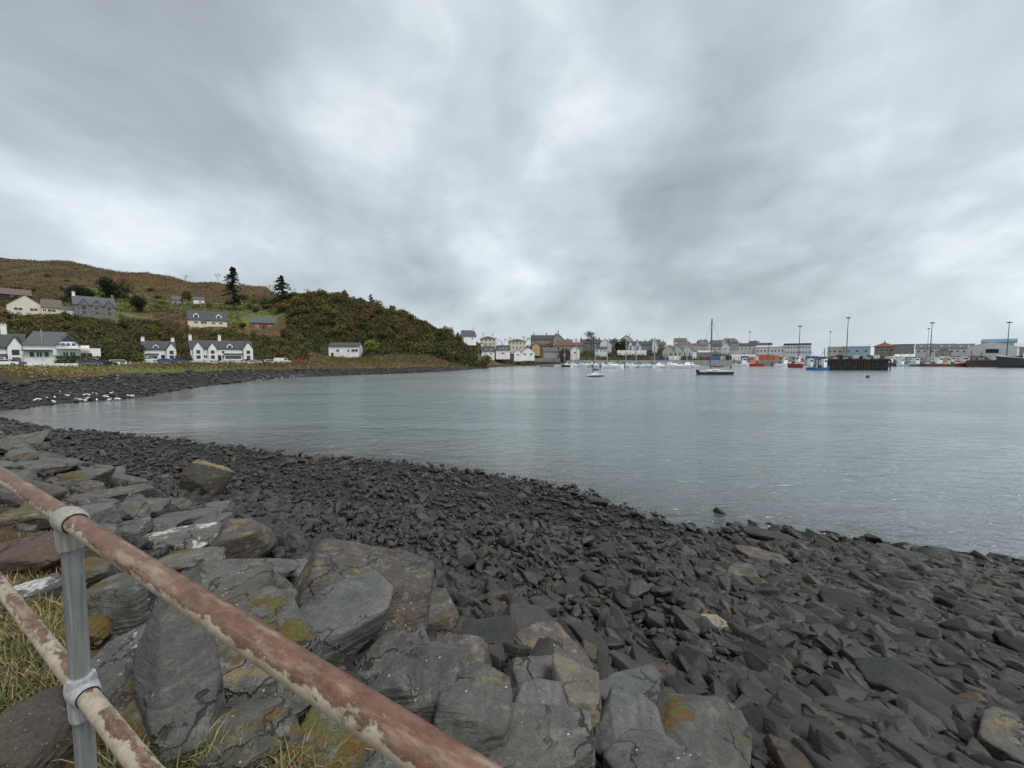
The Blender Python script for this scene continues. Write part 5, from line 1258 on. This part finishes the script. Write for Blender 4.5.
def trawler(label, px, Y, L, rz, hullm, housem=None, stripe=None, mastm=None, hh=1.0, name='fishing_boat'):
    o = empty(name, (X(px, Y), Y, 0), rz); tag(o, label, 'fishing boat'); B = L * .3; fr = L * .12 * hh
    hull_mb(L, B, fr, .6, 1.9, .45, stern=.85).build('hull', hullm, o, True)
    b = hull_mb(L * 1.003, B * 1.02, fr); b.v = [(x, y, max(z_, fr * .93) + .03) for x, y, z_ in b.v]; b.build('bulwark_rim', stripe or GATEL, o)
    b = MB(); b.prism([(-L * .02, fr), (L * .2, fr), (L * .2, fr + 1.7), (L * .22, fr + 3.1), (-L * .02, fr + 3.1)], -B * .3, B * .3); w_ = b.build('wheelhouse', housem or GATEL, o)
    b = MB(); b.prism([(.02 * L, fr + 2.1), (L * .2, fr + 2.1), (L * .208, fr + 2.8), (.02 * L, fr + 2.8)], -B * .3 - .015, B * .3 + .015); b.build('wheelhouse_window', GLASS, w_)
    b = MB(); b.box(-L * .04, L * .24, -B * .34, B * .34, fr + 3.1, fr + 3.3); b.build('wheelhouse_roof', housem or GATEL, w_)
    b = MB(); b.tube((L * .08, 0, fr + 3.3), (L * .08, 0, fr + 7.2), .11, 8).tube((L * .08, -1, fr + 5.4), (L * .08, 1, fr + 5.4), .05, 6); b.build('mast', mastm or ALU, o)
    b = MB()
    for s_ in (-1, 1): b.tube((-L * .42, s_ * B * .36, fr), (-L * .42, s_ * B * .3, fr + 3.0), .12, 8)
    b.tube((-L * .42, -B * .3, fr + 3.0), (-L * .42, B * .3, fr + 3.0), .12, 8); b.tube((-L * .42, 0, fr + 3), (L * .08, 0, fr + 6.4), .06, 6); b.build('gantry', mastm or ALU, o)
    b = MB(); b.tube((-L * .2, -B * .25, fr + .5), (-L * .2, B * .25, fr + .5), .5, 14); b.build('net_drum', NETG, o)
    return o
trawler('red-hulled fishing boat with a white bow rail, left of the blue boats', 796, 190, 7.5, math.radians(-72), REDP, hh=2.1)
trawler('blue-hulled fishing boat with white wheelhouse beside the pier', 811, 152, 6.6, math.radians(200), BLUE, stripe=WHITE, hh=1.25)
trawler('second blue fishing boat with dark mast gear, touching the pier', 822.5, 148, 6.2, math.radians(10), BLUE, stripe=BLUE, mastm=DARK, hh=1.2)
trawler('small pale grey fishing boat at the quay, leftmost of the right-hand fleet', 902, 217, 8, math.radians(190), LBLUE)
trawler('blue-grey fishing boat with low hull right of the pale grey one', 917, 217, 10, math.radians(184), STEEL)
trawler('rusty brown fishing boat with a white upper hull in the right-hand fleet', 936, 214, 12, math.radians(8), simple('rust', (0.20, 0.09, 0.06), .8, .3), stripe=WHITE)
trawler('brown-hulled fishing boat with tall gear in the middle of the fleet', 948, 217, 10, math.radians(182), WOODM, housem=CREAM)
trawler('fishing boat with bright red lower hull and white top at the end of the fleet', 966, 208, 12, math.radians(176), REDP, stripe=WHITE, hh=1.2)
trawler('green-grey fishing boat squeezed behind the red and white one', 958, 222, 9, math.radians(20), GREENP)
_q = random.Random(8)
for i, px in enumerate((742, 753, 783, 890, 897, 909, 924, 930, 942, 953, 962, 971, 980)):
    cn, cm = _q.choice([('blue', BLUE), ('white', GATEL), ('dark', DARK), ('grey', STEEL), ('red', REDP)])
    o_ = trawler('%s-hulled fishing boat tied up among the others along the far quay' % cn, px, _q.uniform(219, 225), _q.uniform(8, 12), _q.uniform(-.6, .6) + (math.pi if i % 2 else 0), cm, housem=_q.choice([GATEL, CREAM, GATEL, ORANGE]), mastm=_q.choice([DARK, STEEL, ALU]), hh=_q.uniform(1, 1.5))
    o_['group'] = '%s-hulled boats along the far quay' % cn
# dark ship at the right edge
def ship():
    Y = 192; o = empty('ship', (X(1022, Y), Y, 0), math.radians(180)); tag(o, 'big black-hulled ship with a pale deck edge, cut by the right edge of the photo', 'ship')
    hull_mb(26, 7, 4.0, .8, 1.2, .3).build('hull', DARK, o, True)
    b = hull_mb(26.05, 7.05, 4.0); b.v = [(x, y, max(z_, 3.55) + .04) for x, y, z_ in b.v]; b.build('deck_rim', PALE, o)
    b = MB(); b.box(-9, -3, -2.4, 2.4, 3.9, 7.0).box(-8.6, -4, -2, 2, 7.0, 9.0); s_ = b.build('superstructure', GATEL, o)
    b = MB(); b.box(-8.62, -3.98, -2.02, 2.02, 7.6, 8.4); b.build('bridge_window', GLASS, s_)
    b = MB(); b.tube((-6, 0, 9), (-6, 0, 13), .12, 8); b.build('mast', ALU, o)
ship()
# linkspan ramp
b = MB(); Y = 228; x0, x1 = X(775, Y), X(794, Y); b.add([(x0, Y, .9), (x1, Y, 3.4), (x1, Y, 4.2), (x0, Y, 1.7), (x0, Y + 4, .9), (x1, Y + 4, 3.4), (x1, Y + 4, 4.2), (x0, Y + 4, 1.7)], [(0, 1, 2, 3), (7, 6, 5, 4), (0, 4, 5, 1), (1, 5, 6, 2), (2, 6, 7, 3), (3, 7, 4, 0)])
tag(b.build('ramp', STEEL), 'sloping grey steel ramp left of the red-hulled boat', 'ramp')
# buoy
b = MB(); V, Fc = tube((X(868, 92), 92, -.2), (X(868, 92), 92, .55), [.12, .32, .36, .3, .1], 14, 5); b.add(V, Fc); tag(b.build('buoy', DARK, None, True), 'tiny dark mooring buoy floating in front of the pier', 'buoy')
b = MB(); V, Fc = tube((X(856, 60), 60, -.15), (X(856, 60), 60, .3), [.08, .22, .25, .2, .06], 14, 5); b.add(V, Fc)

# ---- utility poles
for i, (px, py, Y, hp, lb) in enumerate(((12.5, 332, 130, 22, 'wooden pole behind the leftmost cottage'), (52, 325, 150, 14, 'wooden pole above the modern house roof'), (317.5, 357, 172, 12, 'thin pole left of the lone white block'), (130, 350, 128, 12, 'slim pole left of the small chimneyed cottage'))):
    x = X(px, Y); z = hz1(x, Y); o = empty('utility_pole', (x, Y, z)); tag(o, lb, 'utility pole'); H = hp * Y / F
    b = MB(); b.tube((0, 0, -1), (0, 0, H), .13, 8); b.build('pole', TIMB, o)
    b = MB(); b.box(-.7, .7, -.05, .05, H - .7, H - .58); b.build('crossarm', TIMB, o)

# ---- gulls on the left shore
def gull_mesh():
    b = MB(); V, Fc = tube((-.2, 0, .2), (.2, 0, .27), [.02, .07, .085, .08, .06, .03], 10, 6); b.add(V, Fc)
    V, Fc = tube((.12, 0, .27), (.23, 0, .38), [.045, .035, .04, .03], 8, 4); b.add(V, Fc); b.tube((.22, 0, .375), (.3, 0, .36), .012, 5)
    for s in (-.03, .03): b.tube((0, s, .16), (0, s, 0), .01, 5)
    return b
gm = gull_mesh().build('gull', WHITE, None, True)
r_ = random.Random(3)
for i in range(28):
    o = gm if i == 0 else gm.copy()
    if i: COL.objects.link(o)
    px = r_.uniform(34, 122) if i < 24 else r_.choice([132, 176, 128, 134])
    pyy = 402.5 - (px - 34) * .045 + r_.uniform(-3, 1.5) if i < 24 else (394 if px == 176 else 397)
    x, y = G(px, pyy, .12); z = max(.0, hz1(x, y)); o.location = (x, y, z + .05); o.rotation_euler = (0, 0, r_.uniform(0, 6.28)); o.scale = (.8,) * 3
    if i < 24: tag(o, 'small white gull resting on the dark stones of the far left shore', 'gull', 'gulls resting on the left shore')
    else: tag(o, 'small white gull at the water edge right of the resting flock', 'gull', 'gulls at the water edge')

# ================================================================== vegetation
LV = {}
LV['dark'] = leaf_mat('foliage_dark', [(0.027, 0.035, 0.013), (0.053, 0.062, 0.022), (0.081, 0.091, 0.032), (0.040, 0.047, 0.018)])
LV['olive'] = leaf_mat('foliage_olive', [(0.056, 0.062, 0.019), (0.106, 0.111, 0.032), (0.150, 0.137, 0.040), (0.075, 0.072, 0.023)])
LV['russet'] = leaf_mat('foliage_russet', [(0.069, 0.052, 0.025), (0.119, 0.085, 0.036), (0.156, 0.117, 0.048), (0.075, 0.058, 0.027)])
LV['brown'] = leaf_mat('foliage_brown', [(0.056, 0.044, 0.023), (0.100, 0.075, 0.038), (0.138, 0.111, 0.055), (0.062, 0.052, 0.027)])
LV['fir'] = leaf_mat('needle_dark', [(0.012, 0.020, 0.010), (0.024, 0.036, 0.018), (0.035, 0.048, 0.024)])
LV['yellow'] = leaf_mat('foliage_yellow', [(0.125, 0.143, 0.032), (0.200, 0.221, 0.047), (0.088, 0.104, 0.026)])
BARK = simple('bark', (0.06, 0.05, 0.04), .9, .3, 2)
def leaves(pts, size, R_):
    """small two-triangle leaf clumps at the given points, random orientation"""
    n = len(pts); a = R_.normal(size=(n, 3)); a /= np.linalg.norm(a, axis=1)[:, None]; b = R_.normal(size=(n, 3)); b -= (a * b).sum(1)[:, None] * a; b /= np.linalg.norm(b, axis=1)[:, None]
    s = size * R_.uniform(.6, 1.3, n)[:, None]
    V = np.stack([pts - a * s, pts + b * s * .55, pts + a * s, pts - b * s * .55], 1).reshape(-1, 3)
    return V, np.arange(4 * n).reshape(-1, 4)
def blob_pts(R_, n, rx, ry, rz, lobes=6, z0=.1):
    out = []
    for k in range(lobes):
        c = np.array([R_.uniform(-.55, .55) * rx, R_.uniform(-.55, .55) * ry, rz * R_.uniform(.3, .8)]); rr_ = R_.uniform(.35, .6)
        p = R_.normal(size=(n // lobes, 3)); p /= np.linalg.norm(p, axis=1)[:, None]; p *= (R_.rand(len(p)) ** .4)[:, None] * rr_
        out.append(p * (rx, ry, rz * .8) + c)
    p = np.concatenate(out); p[:, 2] = np.abs(p[:, 2]); return p
bush_me = {}
for kind in ('dark', 'olive', 'russet', 'brown', 'yellow'):
    for v in range(3):
        R_ = np.random.RandomState(hash(kind) % 1 + v * 7 + len(kind)); P = blob_pts(R_, 700, 1, 1, 1.05, 7)
        V, Fc = leaves(P, .11, R_)
        o = link_mesh('bush', V, Fc, LV[kind]); bush_me[(kind, v)] = o.data; bpy.data.objects.remove(o)
BL = {'dark': 'dark green scrub bush crowding the hillside', 'olive': 'olive scrub bush on the hillside', 'russet': 'russet autumn bush on the hillside', 'brown': 'brown leafless thicket bush on the hillside', 'yellow': 'bright yellow-green bush at the foot of the wooded hill'}
R_ = np.random.RandomState(31); nb = 0
def bush(px, Y, r, h, kind, label=None, group=None):
    global nb
    x = X(px, Y); z = hz1(x, Y); o = bpy.data.objects.new('bush', bush_me[(kind, R_.randint(3))]); COL.objects.link(o)
    o.location = (x, Y, z - .2); o.scale = (r, r * .85, h); o.rotation_euler = (0, 0, R_.uniform(0, 6.28)); nb += 1
    tag(o, label or BL[kind], 'bush', group or ('%s scrub on the hill' % kind if label is None else None))
HB = [b_ for b_ in ((26, 168, 24), (52, 172, 14), (68, 174, 10), (96, 180, 28), (208, 190, 27), (266, 215, 24), (144, 195, 14), (344, 178, 24), (160, 138, 22), (223, 145, 38), (60, 97, 48), (2, 92, 36), (179, 258, 12), (199, 260, 12))]
def clear(px, Y, m=0):
    # keep bushes from standing inside or right before a house
    return all(not (abs(px - a) < w + m and -4 < Y - b < 12) for a, b, w in HB) and not (246 < px < 288 and 190 < Y < 228)
while nb < 290:
    t = R_.rand()
    if t < .58:
        px = R_.uniform(296, 474) if R_.rand() > .12 else 300 - R_.exponential(16); Y = R_.uniform(182, 252)
        if px > 410 and Y > 225: continue
        lo = (Y - 182) / 70
        kind = R_.choice(['dark', 'olive', 'brown', 'russet'], p=[.45 - .38 * lo, .30 - .10 * lo, .10 + .30 * lo, .15 + .18 * lo]); r = R_.uniform(2.2, 4.4); h = R_.uniform(2.5, 5)
        if 325 < px < 362 and Y < 196: continue
    elif t < .86:
        px = R_.uniform(-40, 310); Y = R_.uniform(112, 178) if px < 140 else R_.uniform(152, 186); kind = R_.choice(['dark', 'olive', 'brown', 'russet'], p=[.3, .45, .17, .08]); r = R_.uniform(1.8, 3.6); h = R_.uniform(2, 3.6)
    else:
        px = R_.uniform(-40, 310); Y = R_.uniform(195, 300); kind = R_.choice(['dark', 'olive', 'russet']); r = R_.uniform(1.5, 3.6); h = R_.uniform(1.6, 3.2)
    if clear(px, Y): bush(px, Y, r, h, kind)
for px, Y, r, h, k, lb in ((484, 182, 4, 5, 'olive', 'olive bush at the tip of the headland'), (371, 182, 4.2, 6.5, 'yellow', 'bright yellow-green bush right of the lone white block'), (136, 132, 3, 3.5, 'dark', 'dark bush left of the small chimneyed cottage'), (180, 134, 2.4, 3.2, 'brown', 'brown bush between the chimneyed cottage and the cottage row'),
                           (186, 300 * .45, 2.2, 4.5, 'olive', 'olive garden tree at the left end of the long cottage row'), (190, 255, 3.5, 7.5, 'dark', 'tall dark bush between the grey bungalow and the white shed on the hill'), (142, 205, 5.2, 9, 'fir', ''), (87, 212, 7, 8.5, 'fir', ''), (120, 225, 8.5, 10, 'fir', ''),
                           (629.5 - 9, 280, 5.5, 8.5, 'fir', '')):
    if k != 'fir': bush(px, Y, r, h, k, lb)
def tree(label, px, Y, H, crown_fn, crownm, z=None, tr=.25, name='tree', cat='tree', th=.95):
    x = X(px, Y); z = hz1(x, Y) if z is None else z; o = empty(name, (x, Y, z - .2)); tag(o, label, cat)
    b = MB(); V, Fc = tube((0, 0, -.5), (0, 0, H * th), [tr, tr * .85, tr * .6, tr * .2], 8, 4); b.add(V, Fc); b.build('trunk', BARK, o, True)
    V, Fc = crown_fn(); link_mesh('crown', V, Fc, crownm, o); return o
def round_crown(rx, h, n, size, seed, lo=.1):
    R2 = np.random.RandomState(seed); P = blob_pts(R2, n, rx, rx, h, 9); P[:, 2] = P[:, 2] * (1 - lo) + h * lo; return lambda: leaves(P, size, R2)
tree('dark rounded conifer clump above the low white-roofed shed', 142, 205, 9, round_crown(4.6, 9, 2600, .35, 1), LV['fir'], name='conifer')
tree('wide dark tree left of the big conifer clump, above the stone house', 86, 215, 9, round_crown(7, 9, 3000, .4, 2), LV['fir'], name='conifer')
tree('largest dark conifer clump on the hillside right of the stone house', 119, 228, 13, round_crown(8, 13, 4200, .4, 3), LV['fir'], name='conifer')
tree('dark round tree between the white villas above the marina', 620.5, 278, 10, round_crown(5.2, 11, 2600, .4, 4), LV['fir'])
tree('pale grey-brown tree between the chimneyed cottage and the cottage row', 187, 142, 6.5, round_crown(2.4, 6.5, 1400, .22, 5), LV['brown'])
def conifer_crown(H, Rm, seed, gap=.12, size=.42, n=5200, top=1.0):
    R2 = np.random.RandomState(seed); P = []
    nb_ = int(H * 5.5)
    for i in range(nb_):
        t = gap + (1 - gap) * (i / nb_) ** .9; a = R2.uniform(0, 6.28); L = Rm * (1 - t) ** .45 * R2.uniform(.25, 1.15) + .3
        k = int(n / nb_); q = R2.rand(k) ** .7
        z = H * t + q * L * .18 - q * q * L * .38 * top
        c = np.stack([np.cos(a) * q * L, np.sin(a) * q * L, z], 1) + R2.normal(0, .11 * L, (k, 3)) * (1, 1, .45)
        P.append(c)
    P = np.concatenate(P); return lambda: leaves(P, size, R2)
tree('tallest dark conifer on the skyline, standing above the fields', 237, 236, 25.5, conifer_crown(25.5, 6.6, 8, .14), LV['fir'], tr=.4, name='conifer')
tree('shorter dark conifer on the skyline at the left end of the wooded hill', 285, 243, 15.5, conifer_crown(15.5, 6.2, 9, .0, .4, 4200), LV['fir'], tr=.35, name='conifer')
tree('small dark conifer on the crest of the wooded hill', 372.5, 240, 7.5, conifer_crown(7.5, 2.4, 10, .0, .3, 1200), LV['fir'], tr=.2, name='conifer')
def pine_crown(): 
    R2 = np.random.RandomState(6); P = np.concatenate([R2.normal(0, 1, (160, 3)) * (1.6, 1.4, .5) + (R2.uniform(-2, 2), 0, z_) for z_ in (12.5, 14, 15.2, 16, 11)]); return leaves(P, .35, R2)
tree('lone Scots pine with a flat top rising above the terrace', 591, 275, 16, pine_crown, LV['brown'], tr=.25, name='pine_tree')
# bare trees and skyline birches
def bare_tree(label, px, Y, H, seed, group):
    x = X(px, Y); o = empty('bare_tree', (x, Y, hz1(x, Y) - .2)); tag(o, label, 'tree', group); R2 = random.Random(seed)
    tr_ = MB(); br = MB()
    def grow(p, d, L, r, k, mb):
        q = p + d * L; mb.tube(tuple(p), tuple(q), [r, r * .65], 5, 2, False)
        if k == 0: return
        for _ in range(3):
            nd = (d + Vector((R2.uniform(-.8, .8), R2.uniform(-.8, .8), R2.uniform(-.1, .5)))).normalized(); grow(q, nd, L * R2.uniform(.55, .8), r * .6, k - 1, br)
    grow(Vector((0, 0, 0)), Vector((0, 0, 1)), H * .33, .16, 4, tr_)
    tr_.build('trunk', BARK, o); br.build('branches', BARK, o)
for i, (px, Y, H) in enumerate(((496, 285, 11), (503, 290, 10), (510, 292, 11), (525, 300, 12), (531, 300, 11), (538, 295, 9), (576, 300, 8))):
    bare_tree('bare tree on the skyline behind the yellow house and the hotel' if i < 6 else 'bare tree right of the stone school', px, Y, H, i, 'bare trees behind the hotel' if i < 6 else None)
for i, (px, Y, H) in enumerate(((190, 328, 7), (222, 322, 9), (310, 250, 6), (297, 256, 6), (355, 243, 4), (400, 236, 4), (273, 312, 5))):
    bare_tree('small leafless tree silhouetted on the hill crest', px, Y, H, 20 + i, 'leafless trees along the hill crest')
# understorey: dense leaf mass over the wooded hill and lower slopes, bracken on the bank, heather tussocks on the moor
def cover(name, label, n, pxr, Yr, kindm, hr, size, cond, seed, zl=0.0):
    R2 = np.random.RandomState(seed); px = R2.uniform(*pxr, n); Y = np.sqrt(R2.uniform(Yr[0] ** 2, Yr[1] ** 2, n)); x = (px - 512) / F * Y
    cl = sines(x, Y, 9, 3) + sines(x, Y, 4, 13) * .7
    ok = cond(px, Y, x, cl); px, Y, x, cl = px[ok], Y[ok], x[ok], cl[ok]
    z = height(x, Y) + R2.rand(len(x)) * hr * (1 + .8 * cl) + zl
    V, Fc = leaves(np.stack([x, Y, z], 1), size, R2); o = link_mesh(name, V, Fc, kindm); tag(o, label, kind='stuff')
def notroad(px, Y): return np.array([clear(a, b, -2) for a, b in zip(px, Y)])
cover('undergrowth', 'dark undergrowth filling the wooded hill', 64000, (255, 478), (178, 262), LV['dark'], 2.2, .42, lambda px, Y, x, c: (c > -.25) & (px > 286 + 32 * c - .4 * (250 - Y) * (Y < 235)) & notroad(px, Y), 1)
cover('russet_undergrowth', 'russet bracken and birch scrub over the wooded hill', 56000, (260, 476), (184, 262), LV['russet'], 2.0, .38, lambda px, Y, x, c: (c < .2) & (px > 292 + 34 * c - .3 * (250 - Y)) & (Y > 196) & notroad(px, Y), 2)
cover('lower_scrub', 'dark scrub on the slope behind the roadside houses', 60000, (-60, 310), (110, 186), LV['dark'], 1.8, .36, lambda px, Y, x, c: (c > .05) & (Y > np.where(px > 140, 150, 112)) & notroad(px, Y), 3)
cover('brown_scrub', 'brown scrub on the slope behind the roadside houses', 60000, (-60, 310), (110, 190), LV['brown'], 1.5, .34, lambda px, Y, x, c: (c < .15) & (Y > np.where(px > 140, 150, 112)) & notroad(px, Y), 4)
cover('olive_scrub', 'olive gorse and grass scrub across the hillside', 50000, (-60, 470), (112, 262), LV['olive'], 1.3, .34, lambda px, Y, x, c: (np.abs(c) < .35) & (Y > np.where(px > 140, 150, 112)) & notroad(px, Y), 5)
cover('heather', 'brown heather tussocks over the open moor', 70000, (-80, 330), (195, 400), LV['brown'], .9, .40, lambda px, Y, x, c: (c < .05) & notroad(px, Y), 6)
cover('bracken', 'rust-coloured bracken over the open moor', 60000, (-80, 330), (200, 400), LV['russet'], .8, .40, lambda px, Y, x, c: (c > .08) & notroad(px, Y), 7)
def bankc(px, Y, x, c):
    d = shore_sd(x, Y); b_ = np.interp(Y, [20, 45, 70, 160, 260], [40, 13, 14, 9, 5]); return (d > b_ * .9) & (Y < np.interp(px, [-60, 100, 200, 300, 340, 480], [80, 86, 112, 136, 172, 176]))
cover('bank_grass', 'rough yellowish grass along the top of the far shore', 60000, (-60, 480), (50, 176), leaf_mat('bank_grass_blades', [(0.10, 0.095, 0.03), (0.19, 0.165, 0.06), (0.24, 0.19, 0.09), (0.09, 0.075, 0.03)]), .5, .16, bankc, 8)
cover('bank_bracken', 'rusty bracken patches along the top of the far shore', 60000, (120, 485), (80, 178), LV['russet'], 1.1, .20, lambda px, Y, x, c: bankc(px, Y, x, c) & (c > -.05), 9)
cover('town_greenery', 'gardens and shrubs between the houses of the town', 26000, (474, 730), (240, 330), LV['dark'], 2.2, .45, lambda px, Y, x, c: c > .0, 12)
cover('town_scrub', 'olive grass and shrubs on the slopes of the town', 22000, (474, 730), (236, 330), LV['olive'], 1.6, .40, lambda px, Y, x, c: c < .15, 13)
# hedges
def hedge(label, px0, px1, Y0, Y1, h):
    R2 = np.random.RandomState(int(px0)); n = 5000; t = R2.rand(n); Y = Y0 + (Y1 - Y0) * t; x = (px0 + (px1 - px0) * t - 512) / F * Y
    z = height(x, Y) + R2.rand(n) * h; V, Fc = leaves(np.stack([x + R2.uniform(-.4, .4, n), Y + R2.uniform(-.6, .6, n), z], 1), .16, R2)
    o = link_mesh('hedge', V, Fc, LV['dark']); tag(o, label, 'hedge')
hedge('clipped dark green hedge in front of and right of the modern white house', 56, 132, 90, 104, 2.3)
hedge('short dark hedge in front of the long cottage row', 236, 250, 140, 142, 1.4)
